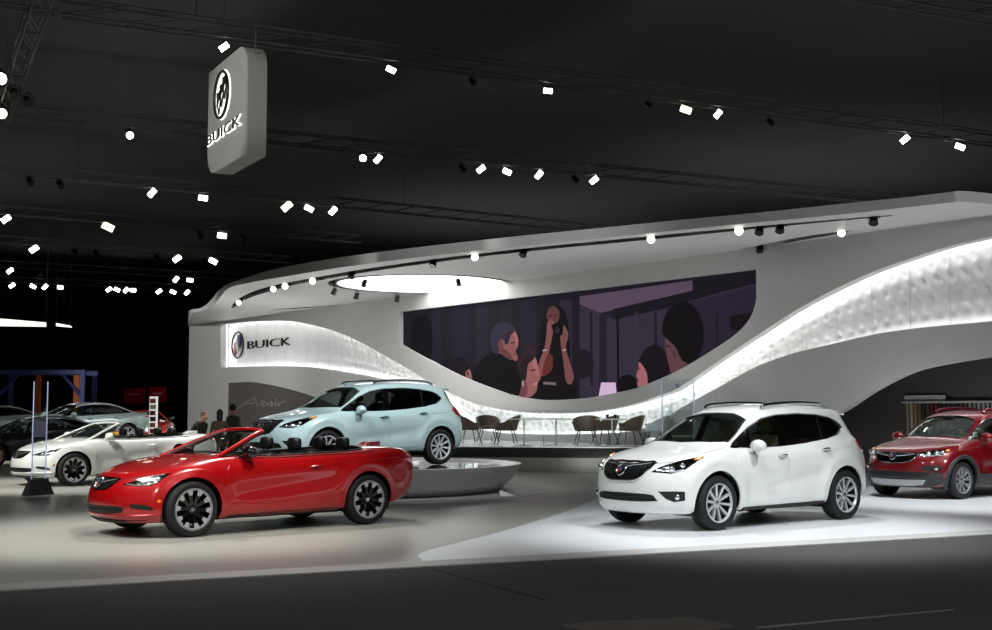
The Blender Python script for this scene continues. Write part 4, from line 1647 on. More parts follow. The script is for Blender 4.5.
# openings in the soffit: oval light and two light slots
oc0 = on_z(423, 284.6, ZS)
oc = ((oc0 - A).dot(T), (oc0 - A).dot(Nw))
rl_, rr_ = on_z(328, 284.6, ZS), on_z(517, 284.6, ZS)
RO = (rr_ - rl_).length / 2
hole = [(oc[0] + RO * cos(t), oc[1] + RO * sin(t)) for t in [2 * pi * k / 64 for k in range(64)]]


def slot_loc(pxs, w0, n=5):
    P = [on_z(p.x, p.y, ZS) for p in catmull([V((x, y, 0)) for x, y in pxs], n)]
    P = [V(((p - A).dot(T), (p - A).dot(Nw))) for p in P]
    Lf, Rt = [], []
    for i, p in enumerate(P):
        d = (P[min(i + 1, len(P) - 1)] - P[max(i - 1, 0)]).normalized()
        n_ = V((-d.y, d.x))
        w = w0 * min(1, .25 + 4 * min(i, len(P) - 1 - i) / len(P))
        Lf.append(tuple(p + n_ * w))
        Rt.append(tuple(p - n_ * w))
    return P, Lf + Rt[::-1]


slotA, holeA = slot_loc([(232, 308), (241, 300), (258, 292.5), (285, 285), (320, 278.5), (360, 271.5), (400, 265.5), (460, 257.5), (540, 248.5), (620, 240.8), (700, 233), (800, 223.5), (892, 215.5)], .26)
slotB, holeB = slot_loc([(722, 255), (760, 247), (800, 239), (852, 230.5)], .20)
slotC, holeC = slot_loc([(268, 310.5), (300, 308), (330, 306), (364, 303.8)], .14)
r3 = lambda s, n, z: A + T * s + Nw * n + V((0, 0, z))
FH = .30
sf = slab2d('ceiling_pavilion', roof, [hole, holeA, holeB, holeC], lambda s, n, k: r3(s, n, ZS + (0 if k == 0 else .10)), 0, M['white_pt'])
struct(sf)
shade(sf.data, 30)
# fascia: lip standing a little above the roof edge
vs, fs = [], []
ftop = [(188, 311), (203, 307), (211, 299), (217, 291.5), (228, 284), (245, 278), (270, 270.5), (300, 264), (350, 256), (420, 247), (520, 236), (600, 228), (680, 220), (760, 212.5), (840, 204), (900, 198), (945, 192.8), (960, 191), (992, 193.5)]
ft = catmull([V((x, y, 0)) for x, y in ftop], 4)
N = len(ft)
for i in range(N):
    p = r3(*loc[i], ZS)
    d = ray(ft[i].x, ft[i].y)
    tt = V((p.x, p.y, 0)).length / V((d.x, d.y, 0)).length
    zt = max(ZS + .14, min(ZS + .75, CAM_H + d.z * tt))
    out = V((0, 0, 0))
    vs += [p + V((0, 0, -.002)) + Nw * .01, V((p.x, p.y, zt)) + Nw * .01, V((p.x, p.y, zt)) - Nw * .3]
p = r3(*loc[-1], ZS)
vs += [p + Nw * .01, p + V((0, 0, .22)) + Nw * .01, p + V((0, 0, .22)) - Nw * .3]
N += 1
for i in range(N - 1):
    for j in range(2):
        fs.append((i * 3 + j, i * 3 + j + 1, i * 3 + 4 + j, i * 3 + 3 + j))
fo = from_pydata('trim_3', vs, fs, M['white_pt'], None, 40)
struct(fo)
# dark boxes above the openings
o = MB()
zt = ZS + .18
for H in (hole, holeA, holeB, holeC):
    n = len(H)
    o.add([r3(s, q, ZS + .005) for s, q in H] + [r3(s, q, zt if H is hole else ZS + .17) for s, q in H], [(i, (i + 1) % n, n + (i + 1) % n, n + i) for i in range(n)] + [tuple(range(n, 2 * n))])
struct(o.build('trim_4', M['black_metal']))
# glowing disc
o = empty('ceiling_light', r3(oc[0], oc[1], ZS))
tag(o, 'large round glowing ceiling light set in the white canopy', 'ceiling light')
RD = RO * .90
q = MB().lathe([(0, .03), (RD, .03), (RD, .10), (0, .10)], 64).build('diffuser', M['disc_light'], o)
q = MB().lathe([(RD, .0), (RD + .05, .0), (RD + .05, .14), (RD, .14)], 64, None, True).build('rim', M['white_pt'], o, 40)
# ------------------------------------------------------------------ lettering
def text_mesh(body, size, depth, off=0.):
    cu = bpy.data.curves.new('t', 'FONT')
    cu.body = body
    cu.size = size
    cu.extrude = depth
    cu.offset = off
    cu.resolution_u = 3
    ob = bpy.data.objects.new('t', cu)
    COL.objects.link(ob)
    me = evaluated_mesh(ob)
    bpy.data.objects.remove(ob, do_unlink=True)
    bpy.data.curves.remove(cu)
    return me


def lettering(name, body, O, U, Wd, length, height, depth, m, parent=None, off=0.):
    """O: lower-left corner, U: reading direction, Wd: up; stretched to length x height"""
    me0 = text_mesh(body, 1.0, .1, 0)
    xs = [v.co.x for v in me0.vertices]
    ys = [v.co.y for v in me0.vertices]
    x0, x1, y0, y1 = min(xs), max(xs), min(ys), max(ys)
    if off:
        me = text_mesh(body, 1.0, .1, off)
    else:
        me = me0
    N = U.cross(Wd).normalized()
    me.name = name
    for v in me.vertices:
        c = v.co
        v.co = O + U * ((c.x - x0) / (x1 - x0) * length) + Wd * ((c.y - y0) / (y1 - y0) * height) + N * (c.z / .1 * depth)
    me.materials.clear()
    me.materials.append(m)
    fix_normals(me)
    o = bpy.data.objects.new(name, me)
    return link(o, parent)


M['letter'] = mat('letter_dark', (.16, .10, .10), .3, .5, noise=.05)
M['letter_black'] = mat('letter_black', (.05, .04, .05), .35, .3, noise=.05)
M['halo'] = emat('halo_light', (1, .99, .96), 2.6)
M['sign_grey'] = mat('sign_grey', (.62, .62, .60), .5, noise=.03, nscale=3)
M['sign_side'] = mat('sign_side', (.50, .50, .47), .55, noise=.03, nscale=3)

# emblem and name on the band
KF_ = BD - .05
cs, cz = wall_st(237.5, 345, KF_)
rt = wall_st(237.5, 332, KF_)[1]
er = (rt - cz)
o = empty('wall_emblem', w3(cs, cz, KF_))
tag(o, 'round tri-shield emblem on the pale panel left of the lettering', 'emblem')


def emblem(parent, c, u, w, n, R, ring_m, face_m, shields, ring_w=.09):
    P = [c + u * (cos(t) * R) + w * (sin(t) * R) for t in [2 * pi * k / 40 for k in range(40)]]
    P = [p - parent.location for p in P]
    if face_m:
        MB().prism([p - n * .03 for p in P], n * .02).build('emblem_face', face_m, parent)
    MB().tube(P, R * ring_w, 8, True).build('emblem_ring', ring_m, parent, 50)
    for k, mm in zip((-1, 0, 1), shields):
        cx, cy = k * .40 * R, k * .26 * R
        q = [(-.22, .44), (.24, .52), (.26, 0), (.04, -.52), (-.2, -.16)]
        poly = [c - parent.location + u * (cx + a * R) + w * (cy + b * R) for a, b in q]
        MB().prism([p + n * (.0 + .012 * k) for p in poly], n * .04).build('shield', mm, parent)


emblem(o, w3(cs, cz, KF_), T, V((0, 0, 1)), Nw, er, M['letter_black'], M['shield_silver'], (M['shield_red'], M['white_pt'], M['shield_blue']), .06)
p0 = wall_st(247.5, 349.2, KF_)
p1 = wall_st(290.5, 346.2, KF_)
ph = wall_st(268, 339.8, KF_)[1] - wall_st(268, 348, KF_)[1]
o = empty('wall_sign', w3(p0[0], p0[1], KF_))
tag(o, 'raised dark brand lettering on the pale lit panel of the pavilion', 'sign')
lettering('lettering', 'BUICK', V((0, 0, 0)), T, V((0, 0, 1)), p1[0] - p0[0], ph, .04, M['letter'], o, off=-.018)

# handwritten word in the alcove
KA = .05
strokes = [
    [(238, 408), (247, 402), (256, 398), (252, 405)], [(244, 404), (254, 403)],
    [(256, 402), (258, 406), (262, 400)], [(262, 404), (265, 402.5), (263.5, 401), (261.5, 404), (265, 406), (268, 403)],
    [(268, 402), (268, 406), (270, 402.5), (272, 402), (272, 406), (275, 403)], [(275.5, 402), (275.5, 406), (278, 404)], [(279, 402), (279, 406), (281, 402.5), (285, 401.5)],
]
st = MB()
org = w3(*wall_st(238, 404, KA), KA)
for sk in strokes:
    P = [w3(*wall_st(p.x, p.y, KA), KA) - org for p in catmull([V((x, y, 0)) for x, y in sk], 5)]
    st.tube(P, .022, 6)
P = [w3(*wall_st(276.5, 400, KA), KA) - org]
st.ellipsoid(P[0], (.03, .03, .03), 8, 6)
o = st.build('wall_script', mat('script_silver', (.62, .61, .60), .4, .3, noise=.05), None, 50)
o.location = org
tag(o, 'slanting silver handwritten word on the grey alcove wall', 'sign')

# ------------------------------------------------------------------ the big screen
KS = .16
scr = empty('video_screen', w3(*wall_st(580, 340, KS), KS))
tag(scr, 'huge curved dark video screen showing people at a dim party', 'screen')
PAL = {}
MPIC = []


def pcol(c):
    c = tuple(c)
    if c not in PAL:
        PAL[c] = len(MPIC)
        g_ = sum(c) / 3
        m_ = emat('picture_%02d' % len(MPIC), tuple((x * .8 + g_ * .2) / 255 for x in c), .75)
        m_.node_tree.nodes['Principled BSDF'].inputs['Roughness'].default_value = .9
        m_.node_tree.nodes['Principled BSDF'].inputs['Specular IOR Level'].default_value = .1
        MPIC.append(m_)
    return PAL[c]


pv, pf, pm = [], [], []
lay = 0


scr_clip = [tuple(p) for p in screen_out]


def clip_convex(P, C):
    n = len(C)
    A_ = sum(C[i][0] * C[(i + 1) % n][1] - C[(i + 1) % n][0] * C[i][1] for i in range(n))
    sg = 1 if A_ > 0 else -1
    for i in range(n):
        a, b = C[i], C[(i + 1) % n]
        if abs(a[0] - b[0]) + abs(a[1] - b[1]) < 1e-6:
            continue
        f = lambda p: sg * ((b[0] - a[0]) * (p[1] - a[1]) - (b[1] - a[1]) * (p[0] - a[0]))
        o = []
        for j in range(len(P)):
            p, q = P[j], P[(j + 1) % len(P)]
            fp_, fq_ = f(p), f(q)
            if fp_ >= 0:
                o.append(p)
            if (fp_ >= 0) != (fq_ >= 0):
                t = fp_ / (fp_ - fq_)
                o.append((p[0] + (q[0] - p[0]) * t, p[1] + (q[1] - p[1]) * t))
        P = o
        if len(P) < 3:
            return []
    out = []
    for p in P:
        if not out or (abs(p[0] - out[-1][0]) + abs(p[1] - out[-1][1])) > 1e-4:
            out.append(p)
    return out


def shape(px, c, k=None):
    global lay
    lay += 1
    kk = KS - .0012 * lay
    q = clip_convex([wall_st(x, y, KS) for x, y in px], scr_clip)
    if len(q) < 3:
        return
    ov, fs_ = fill2d(q)
    o_ = len(pv)
    for p in ov:
        pv.append(w3(p[0], p[1], kk) - scr.location)
    for f in fs_:
        pf.append([i + o_ for i in f])
        pm.append(pcol(c))


Z6 = lambda L: [(400 + x / 5.511, 290 + y / 5.511) for x, y in L]
Z7 = lambda L: [(580 + x / 4.844, 270 + y / 4.844) for x, y in L]


def sm(L, n=4):
    return [(p.x, p.y) for p in catmull([V((x, y, 0)) for x, y in L], n, True)]


def ell(cx, cy, rx, ry):
    return [(cx + rx * cos(t), cy + ry * sin(t)) for t in [2 * pi * k / 24 for k in range(24)]]


# panel
pan = scr_clip
pn = MB().prism([w3(s, z, KS + .01) - scr.location for s, z in pan], -Nw * .12).build('panel', M['black_metal'], scr)
shape([(396, 308), (760, 262), (760, 345), (640, 398), (545, 408), (430, 376), (396, 354)], (34, 28, 42))
for x0, x1, c in ((432, 441, (40, 34, 52)), (452, 470, (38, 32, 50)), (476, 488, (42, 36, 54)), (500, 512, (38, 32, 48)), (520, 536, (40, 34, 52)), (560, 572, (50, 42, 62))):
    shape([(x0, 300), (x1, 300), (x1 + 1, 405), (x0 + 1, 405)], c)
shape(Z7([(0, 175), (100, 205), (165, 240), (420, 185), (850, 60), (850, 300), (600, 480), (290, 600), (0, 640)]), (58, 50, 70))
shape(Z7([(0, 128), (545, 50), (548, 105), (100, 208), (0, 168)]), (98, 76, 102))
shape(Z7([(160, 190), (548, 100), (552, 55), (870, 0), (870, 62), (560, 140), (172, 242)]), (30, 24, 36))
shape(Z7([(420, 188), (860, 70), (860, 330), (560, 480), (420, 420)]), (46, 38, 58))
shape(Z7([(95, 210), (132, 205), (132, 600), (95, 610)]), (40, 34, 52))
for x0, c in ((178, (22, 18, 28)), (270, (70, 52, 60)), (362, (36, 30, 46)), (30, (66, 50, 60)), (50, (34, 28, 42)), (660, (34, 28, 44))):
    shape(Z7([(x0, 205), (x0 + 12, 205), (x0 + 14, 560), (x0 + 4, 560)]), c)
shape(Z7([(725, 225), (830, 205), (830, 290), (735, 290)]), (26, 20, 30))
shape(sm(Z6([(60, 330), (70, 180), (120, 140), (165, 170), (180, 240), (170, 380), (120, 420)])), (20, 16, 24))
# woman with a camera
shape(sm(Z6([(740, 600), (760, 420), (775, 250), (800, 130), (850, 85), (905, 110), (932, 200), (945, 400), (965, 610)])), (22, 16, 24))
shape(sm(Z6([(810, 150), (825, 100), (852, 90), (882, 118), (876, 170), (845, 185)])), (112, 62, 66))
shape(sm(Z6([(815, 180), (838, 162), (852, 200), (836, 290), (815, 380), (790, 470), (765, 470), (770, 400), (800, 320), (812, 230)])), (150, 84, 84))
shape(sm(Z6([(888, 240), (906, 192), (932, 250), (918, 320), (945, 410), (962, 480), (945, 520), (918, 500), (905, 400), (890, 300)])), (140, 78, 78))
shape(Z6([(838, 190), (905, 190), (900, 250), (852, 250)]), (14, 10, 14))
shape(sm(Z6([(815, 360), (845, 365), (842, 440), (795, 475), (790, 440)])), (120, 44, 38))
shape(Z6([(795, 505), (865, 510), (865, 525), (795, 520)]), (130, 110, 120))
# man
shape(sm(Z6([(555, 270), (600, 228), (632, 218), (655, 262), (656, 310), (642, 335), (655, 372), (640, 392), (600, 380), (555, 352), (546, 310)])), (168, 92, 92))
shape(sm(Z6([(502, 290), (512, 215), (560, 176), (612, 184), (645, 226), (618, 240), (598, 300), (570, 272), (548, 300), (550, 350), (520, 345)])), (54, 50, 74))
shape(ell(*Z6([(560, 305)])[0], 2.6, 6), (130, 70, 74))
shape(sm(Z6([(400, 540), (415, 440), (470, 370), (540, 350), (610, 370), (665, 425), (692, 480), (685, 560), (640, 620), (480, 640)])), (16, 12, 18))
# woman in profile
shape(sm(Z6([(650, 420), (680, 350), (715, 295), (758, 330), (750, 380), (715, 405), (705, 480), (690, 520)])), (60, 34, 42))
shape(sm(Z6([(695, 480), (715, 402), (750, 372), (768, 425), (780, 482), (766, 512), (756, 560), (720, 590), (655, 600), (680, 545)])), (176, 98, 98))
shape(sm(Z6([(660, 420), (720, 350), (745, 380), (712, 410), (700, 490), (680, 520)])), (44, 28, 38))
# braided head
shape(sm(Z6([(215, 430), (270, 380), (330, 370), (375, 400), (400, 470), (400, 520), (320, 510)])), (28, 20, 30))
shape(sm(Z6([(365, 455), (392, 440), (404, 505), (385, 510)])), (176, 104, 104))
# balloon, lamp, child, girl, man with big hair
shape(ell(*Z7([(20, 455)])[0], 10.5, 14.5), (34, 26, 40))
shape(Z7([(108, 545), (178, 545), (184, 612), (94, 622)]), (236, 196, 240))
shape(ell(*Z7([(235, 560)])[0], 10.5, 11), (22, 16, 24))
shape(sm(Z7([(282, 545), (288, 530), (279, 512), (290, 470), (292, 445), (330, 440), (345, 500), (335, 560), (295, 575)])), (188, 104, 114))
shape(sm(Z7([(292, 440), (318, 388), (370, 360), (420, 400), (442, 480), (430, 540), (345, 570), (330, 500), (305, 455)])), (30, 22, 30))
shape(sm(Z7([(420, 335), (440, 345), (480, 390), (500, 440), (530, 455), (455, 500), (440, 470), (425, 410)])), (112, 66, 76))
shape(sm(Z7([(404, 300), (420, 220), (470, 165), (540, 162), (592, 230), (606, 320), (585, 410), (535, 455), (490, 420), (470, 370), (440, 345)])), (22, 17, 24))
# finer features of the faces on the screen
shape(sm(Z6([(618, 236), (640, 226), (654, 262), (655, 300), (644, 300), (640, 262)])), (196, 112, 108))
shape(sm(Z6([(560, 330), (585, 325), (612, 350), (628, 385), (600, 378), (562, 350)])), (120, 64, 70))
shape(Z6([(618, 290), (642, 286), (643, 292), (620, 297)]), (60, 34, 42))
shape(Z6([(630, 352), (646, 350), (644, 356), (632, 359)]), (96, 44, 52))
shape(Z6([(596, 235), (640, 224), (636, 236), (604, 252), (592, 300), (584, 300), (586, 255)]), (46, 40, 60))
shape(sm(Z6([(735, 400), (752, 378), (766, 425), (772, 470), (758, 470), (748, 430)])), (200, 116, 112))
shape(Z6([(728, 440), (756, 436), (757, 443), (730, 448)]), (70, 34, 42))
shape(Z6([(742, 516), (766, 508), (762, 520), (745, 526)]), (214, 150, 150))
shape(sm(Z6([(680, 520), (700, 500), (712, 560), (690, 590), (668, 585)])), (128, 68, 74))
shape(ell(*Z6([(686, 515)])[0], 1.2, 3.2), (170, 150, 160))
shape(Z6([(820, 140), (845, 138), (845, 146), (822, 148)]), (70, 36, 42))
shape(Z6([(858, 138), (876, 136), (876, 143), (859, 146)]), (70, 36, 42))
shape(ell(*Z6([(876, 222)])[0], 2.6, 3.2), (46, 42, 54))
shape(Z6([(905, 330), (925, 325), (926, 333), (907, 338)]), (190, 170, 170))
shape(Z6([(795, 330), (818, 326), (818, 334), (796, 338)]), (190, 170, 170))
for q in range(5):
    shape(Z6([(270 + 24 * q, 395 + 6 * q), (276 + 24 * q, 393 + 6 * q), (300 + 22 * q, 470), (294 + 22 * q, 472)]), (46, 34, 46))
shape(Z7([(286, 478), (300, 474), (301, 480), (288, 484)]), (70, 34, 44))
shape(Z7([(283, 540), (298, 538), (297, 544), (285, 546)]), (150, 60, 74))
shape(Z7([(425, 365), (448, 368), (448, 374), (427, 372)]), (44, 26, 34))
shape(sm(Z7([(462, 390), (474, 392), (478, 418), (468, 425), (460, 410)])), (88, 50, 60))
from_pydata('picture', pv, pf, MPIC, scr, None, pm)

# ------------------------------------------------------------------ canopy spotlights
LENS_ON = emat('lens_on', (1, .99, .95), 14)
LENS_WARM = emat('lens_warm', (.93, .97, .82), 5)
LENS_OFF = mat('lens_off', (.25, .25, .25), .2, .5, noise=.05)


def flood_head(name, p, aim, r, lens, hang, roll):
    """oblong floodlight; parts: yoke, housing, lens"""
    o = empty(name, p)
    c = V((0, 0, -hang))
    d = (V(aim) - (V(p) + c)).normalized()
    u = d.cross(V((0, 0, 1))).normalized()
    w = u.cross(d)
    u, w = u * cos(roll) + w * sin(roll), w * cos(roll) - u * sin(roll)
    def rect(a, b, q):
        return [c + d * q + u * (x * a) + w * (y * b) for x, y in ((-1, -1), (1, -1), (1, 1), (-1, 1))]
    a, b = r * 1.25, r * .72
    fr = [(0, 1, 2, 3), (4, 5, 6, 7), (0, 1, 5, 4), (1, 2, 6, 5), (2, 3, 7, 6), (3, 0, 4, 7)]
    MB().add(rect(a * .7, b * .7, -r * 1.2) + rect(a * 1.06, b * 1.1, 0), fr).build('housing', M['black_metal'], o)
    MB().add(rect(a, b, .003) + rect(a, b, .02), fr).build('lens', lens, o)
    y = MB().tube([c + u * (a * 1.2), c + u * (a * 1.2) - d * r, V((0, 0, -hang * .2)), c - u * (a * 1.2) - d * r, c - u * (a * 1.2)], r * .1, 6)
    y.build('yoke', M['black_metal'], o, 40)
    return o


def spot_head(name, p, aim, r, L, lens, hang=.2, yoke=True):
    """small theatre lamp hanging under p; parts: yoke, housing, lens"""
    o = empty(name, p)
    d = (V(aim) - (V(p) - V((0, 0, hang)))).normalized()
    c = V((0, 0, -hang))
    sd = d.cross(V((0, 0, 1)))
    sd = sd.normalized() if sd.length > 1e-4 else V((1, 0, 0))
    h = MB().tube([c - d * L * .5, c - d * L * .42, c + d * L * .45, c + d * L * .5], [r * .55, r * .8, r, r * 1.08], 14)
    h.build('housing', M['black_metal'], o, 40)
    MB().tube([c + d * (L * .5), c + d * (L * .5 + .015)], r * .92, 14).build('lens', lens, o, 40)
    y = MB().tube([c + sd * (r * 1.2), c + sd * (r * 1.2) + V((0, 0, hang * .6)), V((0, 0, -hang * .25)), c - sd * (r * 1.2) + V((0, 0, hang * .6)), c - sd * (r * 1.2)], r * .12, 6)
    y.tube([V((0, 0, 0)), V((0, 0, -hang * .3))], r * .14, 6)
    y.build('yoke', M['black_metal'], o, 40)
    return o


ORD = ['first', 'second', 'third', 'fourth', 'fifth', 'sixth', 'seventh', 'eighth', 'ninth', 'tenth', 'eleventh', 'twelfth', 'thirteenth', 'fourteenth']
camp = V((0, 0, CAM_H))
ring = [(333, 285.5), (343, 291), (379, 278.5), (453, 277), (506, 286), (393, 294), (459, 294)]
for k, (x, y) in enumerate(ring):
    p = on_z(x, y, ZS)
    q = V((p.x, p.y, 0)) - V((oc0.x, oc0.y, 0))
    q = q.normalized() * (RO * .955)
    p = V((oc0.x + q.x, oc0.y + q.y, ZS + .02))
    o = spot_head('ceiling_spotlight', p, p + V((q.x * .2, q.y * .2, -1.5)), .085, .22, LENS_OFF, .22)
    where = ['at left tip', 'on near rim by left tip', 'on far rim left of centre', 'on far rim right of centre', 'at right tip', 'on near rim left of centre', 'on near rim right of centre'][k]
    tag(o, 'small black spotlight on glowing round ceiling light, ' + where, 'spotlight', 'spotlights round the glowing disc')
slotl = [(239, 302.5, 1), (272, 288.3, 1), (286, 285, 1), (311, 280, 1), (352, 273, 0), (432, 261, 0), (470, 256.3, 1), (519, 250.8, 0), (645, 238.5, 1), (729, 230, 1), (757, 227.5, 0), (790, 224.5, 0), (880, 216.5, 0)]
for k, (x, y, on) in enumerate(slotl):
    best = min(slotA, key=lambda p: abs(pix(r3(p.x, p.y, ZS))[0] - x))
    p = r3(best.x, best.y, ZS + .10)
    aim = (camp if on else p + V((-1, -2, -4)))
    o = spot_head('ceiling_spotlight', p, aim, .10, .24, LENS_ON if on else LENS_OFF, .14)
    tag(o, '%s %s spotlight from the logo end along the long curved canopy slot' % (ORD[k], 'lit' if on else 'unlit'), 'spotlight', 'spotlights in the long canopy slot')
for k, (x, y, on) in enumerate([(726, 254, 0), (763, 246.5, 0), (838, 233, 1)]):
    best = min(slotB, key=lambda p: abs(pix(r3(p.x, p.y, ZS))[0] - x))
    p = r3(best.x, best.y, ZS + .12)
    o = spot_head('ceiling_spotlight', p, camp if on else p + V((-1, -2, -4)), .09, .22, LENS_ON if on else LENS_OFF, .14)
    tag(o, ['unlit spotlight at the screen end of the short canopy slot', 'unlit spotlight in the middle of the short canopy slot', 'lit spotlight at the far end of the short canopy slot from the screen'][k], 'spotlight', 'spotlights in the short canopy slot')
best = slotC[int(len(slotC) * .93)]
o = spot_head('ceiling_spotlight', r3(best.x, best.y, ZS + .12), camp, .09, .22, LENS_ON, .13)
tag(o, 'single lit spotlight in the thin slot above the logo panel', 'spotlight')

# ------------------------------------------------------------------ lounge platform
PZ = .66
fr = [on_z(x, y, 0) for x, y in ((392, 470.5), (450, 471.5), (520, 472), (600, 473), (650, 472.5), (694, 471.5))]
fr = catmull(fr, 4)
s_l = (fr[0] - A).dot(T)
bk_l = w3(max(s_l, 8), 0, -.02)


def wall_foot(p):
    """point on the wall straight behind p (along the view's depth)"""
    t = (A - p).dot(Nw) / V((0, 1, 0)).dot(Nw)
    return p + V((0, t, 0))


pb0, pb1 = wall_foot(fr[0]) + Nw * .03, wall_foot(fr[-1]) + Nw * .03
plat = fr + [pb1, pb0]
M['plat_top'] = mat('platform_top', (.80, .80, .79), .18, noise=.03, nscale=2)
M['plat_side'] = mat('platform_side', (.36, .355, .335), .4, noise=.04, nscale=2)
M['plat_band'] = mat('platform_dark_band', (.10, .10, .10), .12, coat=.5, noise=.05)
o = empty('lounge_platform', (0, 0, 0))
tag(o, 'low grey lounge platform with pale top below the big screen', 'platform')
slab2d('step_body', [(p.x, p.y) for p in plat], (), lambda x, y, k: V((x, y, PZ - .06 if k == 0 else 0)), 0, M['plat_side'], o)
slab2d('deck', [(p.x, p.y) for p in plat], (), lambda x, y, k: V((x, y, PZ if k == 0 else PZ - .06)), 0, M['plat_top'], o)
bn_ = MB()
bn_.add([p + V((0, -.015, PZ - .02)) for p in fr] + [p + V((0, -.015, PZ - .28)) for p in fr] + [p + V((0, 0, PZ - .02)) for p in fr] + [p + V((0, 0, PZ - .28)) for p in fr],
        [(i, i + 1, len(fr) + i + 1, len(fr) + i) for i in range(len(fr) - 1)] + [(2 * len(fr) + i, 2 * len(fr) + i + 1, i + 1, i) for i in range(len(fr) - 1)] + [(len(fr) + i, len(fr) + i + 1, 3 * len(fr) + i + 1, 3 * len(fr) + i) for i in range(len(fr) - 1)])
bn_.build('fascia_band', M['plat_band'], o)
# glass balustrade
o = empty('glass_balustrade', fr[0] + V((0, .12, PZ)))
tag(o, 'clear glass balustrade along the front edge of the lounge platform', 'balustrade')
L_ = [p + V((0, .12, PZ)) for p in fr]
tot = sum((b - a).length for a, b in zip(L_, L_[1:]))


def along(P, d):
    for a, b in zip(P, P[1:]):
        l = (b - a).length
        if d <= l:
            return a + (b - a) * (d / l)
        d -= l
    return P[-1]


npan = 6
for k in range(npan):
    a = along(L_, tot * k / npan + .03) - o.location
    b = along(L_, tot * (k + 1) / npan - .03) - o.location
    dd = (b - a).normalized()
    n_ = V((-dd.y, dd.x, 0)) * .012
    MB().prism([a, b, b + n_, a + n_], (0, 0, .95)).build('glass_panel', M['glass_rail'], o)
    if k:
        MB().tube([a - dd * .03 + V((0, -.03, 0)), a - dd * .03 + V((0, -.03, .30))], .012, 8).build('post', M['chrome'], o, 50)


# ------------------------------------------------------------------ chairs and tables
M['brown'] = mat('brown_leather', (.36, .29, .24), .5, noise=.12, nscale=25)
M['pale_shell'] = mat('pale_shell', (.72, .75, .76), .3, noise=.04)


def tub_chair(mm, label, group):
    root = empty('tub_chair')
    tag(root, label, 'chair', group)
    vs, fs = [], []
    n = 18
    for i in range(n + 1):
        a = radians(-125 + 250 * i / n) + pi
        top = .40 + .36 * (.5 + .5 * cos(a - pi)) ** .6 if False else .56 + .20 * max(0, cos(radians(-125 + 250 * i / n))) ** .7
        r0, r1 = .24, .31 + .04 * max(0, cos(radians(-125 + 250 * i / n)))
        for rr, z in ((r0, .36), (r0 + .02, .42), (r1, top), (r1 - .05, top), (r0 - .03, .45), (r0 - .05, .36)):
            vs.append(V((cos(a) * rr, sin(a) * rr, z)))
    for i in range(n):
        for k in range(6):
            fs.append((i * 6 + k, i * 6 + (k + 1) % 6, i * 6 + 6 + (k + 1) % 6, i * 6 + 6 + k))
    fs += [tuple(range(6)), tuple(n * 6 + k for k in range(6))]
    from_pydata('backrest', vs, fs, mm, root, 45)
    b = MB().lathe([(0, .36), (.24, .36), (.265, .40), (.25, .45), (0, .46)], 24)
    b.build('seat', mm, root, 45)
    for sx in (1, -1):
        for sy in (1, -1):
            MB().tube([(sx * .15, sy * .15, .37), (sx * .24, sy * .24, 0)], [.013, .009], 8).build('leg', M['black_metal'], root, 50)
    return root


def put(o, px, Y, z, rz):
    p = at_y(px, 430, Y)
    o.location = (p.x, Y, z)
    o.rotation_euler = (0, 0, rz)
    if o.name.startswith('tub_chair'):
        o.scale = (1.22, 1.22, 1.08)
    return o


brown = tub_chair(M['brown'], '', 'brown lounge chairs')
ch = [(586, 34.2, radians(95), 'brown tub chair seen from behind, nearest the middle of the lounge'), (605, 35.3, radians(200), 'low brown tub chair between two others below the pink lamp'), (630, 34.5, radians(150), 'brown tub chair next to the pale plastic chair'),
      (469, 36.4, radians(20), 'brown tub chair just behind the tail of the pale green car'), (506, 35.2, radians(170), 'brown tub chair beside the one behind the pale green car'), (488, 38.4, radians(-80), 'brown tub chair half hidden between two chairs near the pale green car')]
for k, (x, Y, rz, lb) in enumerate(ch):
    c = brown if k == 0 else copy_tree(brown)
    put(c, x, Y, PZ, rz)
    c['label'] = lb
pale = tub_chair(M['pale_shell'], 'pale grey see-through looking tub chair above the white car bonnet', None)
put(pale, 655, 33.7, PZ, radians(160))
pale['label'] = 'pale plastic tub chair above the bonnet of the white crossover'
for k, (x, Y, lb) in enumerate([(556, 34.5, 'round white table standing alone in the middle of the lounge'), (612, 33.6, 'round white table in front of the low brown chair'), (524, 33.6, 'round white table nearest the pale green car')]):
    t = empty('side_table')
    tag(t, lb, 'table', 'round lounge tables')
    MB().lathe([(0, .70), (.42, .70), (.43, .715), (.42, .73), (0, .73)], 32).build('table_top', M['white_pt'], t, 40)
    MB().lathe([(0, 0), (.22, 0), (.22, .015), (.022, .03), (.022, .70), (0, .70)], 20).build('pedestal', M['white_pt'], t, 40)
    put(t, x, Y, PZ, 0)
    if k == 1:
        for q, (dx, dy) in enumerate(((.1, .1), (-.12, .02))):
            g = MB().lathe([(0, 0), (.035, 0), (.04, .11), (.034, .11), (.03, .01), (0, .01)], 14).build('tumbler', M['black_metal'], None, 40)
            g.location = t.location + V((dx, dy, .731))
            tag(g, ['dark tumbler on the rear of the white table before the low chair', 'dark tumbler on the front of the white table before the low chair'][q], 'cup', 'tumblers on the lounge table')

# staircase with glass side behind the white crossover
st = empty('staircase', at_y(683, 440, 31.0))
st.location.z = 0
st.rotation_euler = (0, 0, radians(-20))
tag(st, 'short flight of pale steps behind the bonnet of the white crossover', 'stairs')
M['step'] = mat('pale_step', (.66, .72, .70), .35, noise=.04)
for k in range(6):
    MB().box((0, .28 * k, .10 + .17 * k), (1.1, .30, .05)).build('step', M['step'], st)
for sg in (1, -1):
    MB().prism([V((.57 * sg, -.15, .0)), V((.57 * sg, 1.55, 1.0)), V((.57 * sg, 1.55, 1.95)), V((.57 * sg, -.15, .95))], (.012 * sg, 0, 0)).build('side_glass', M['glass_rail'], st)

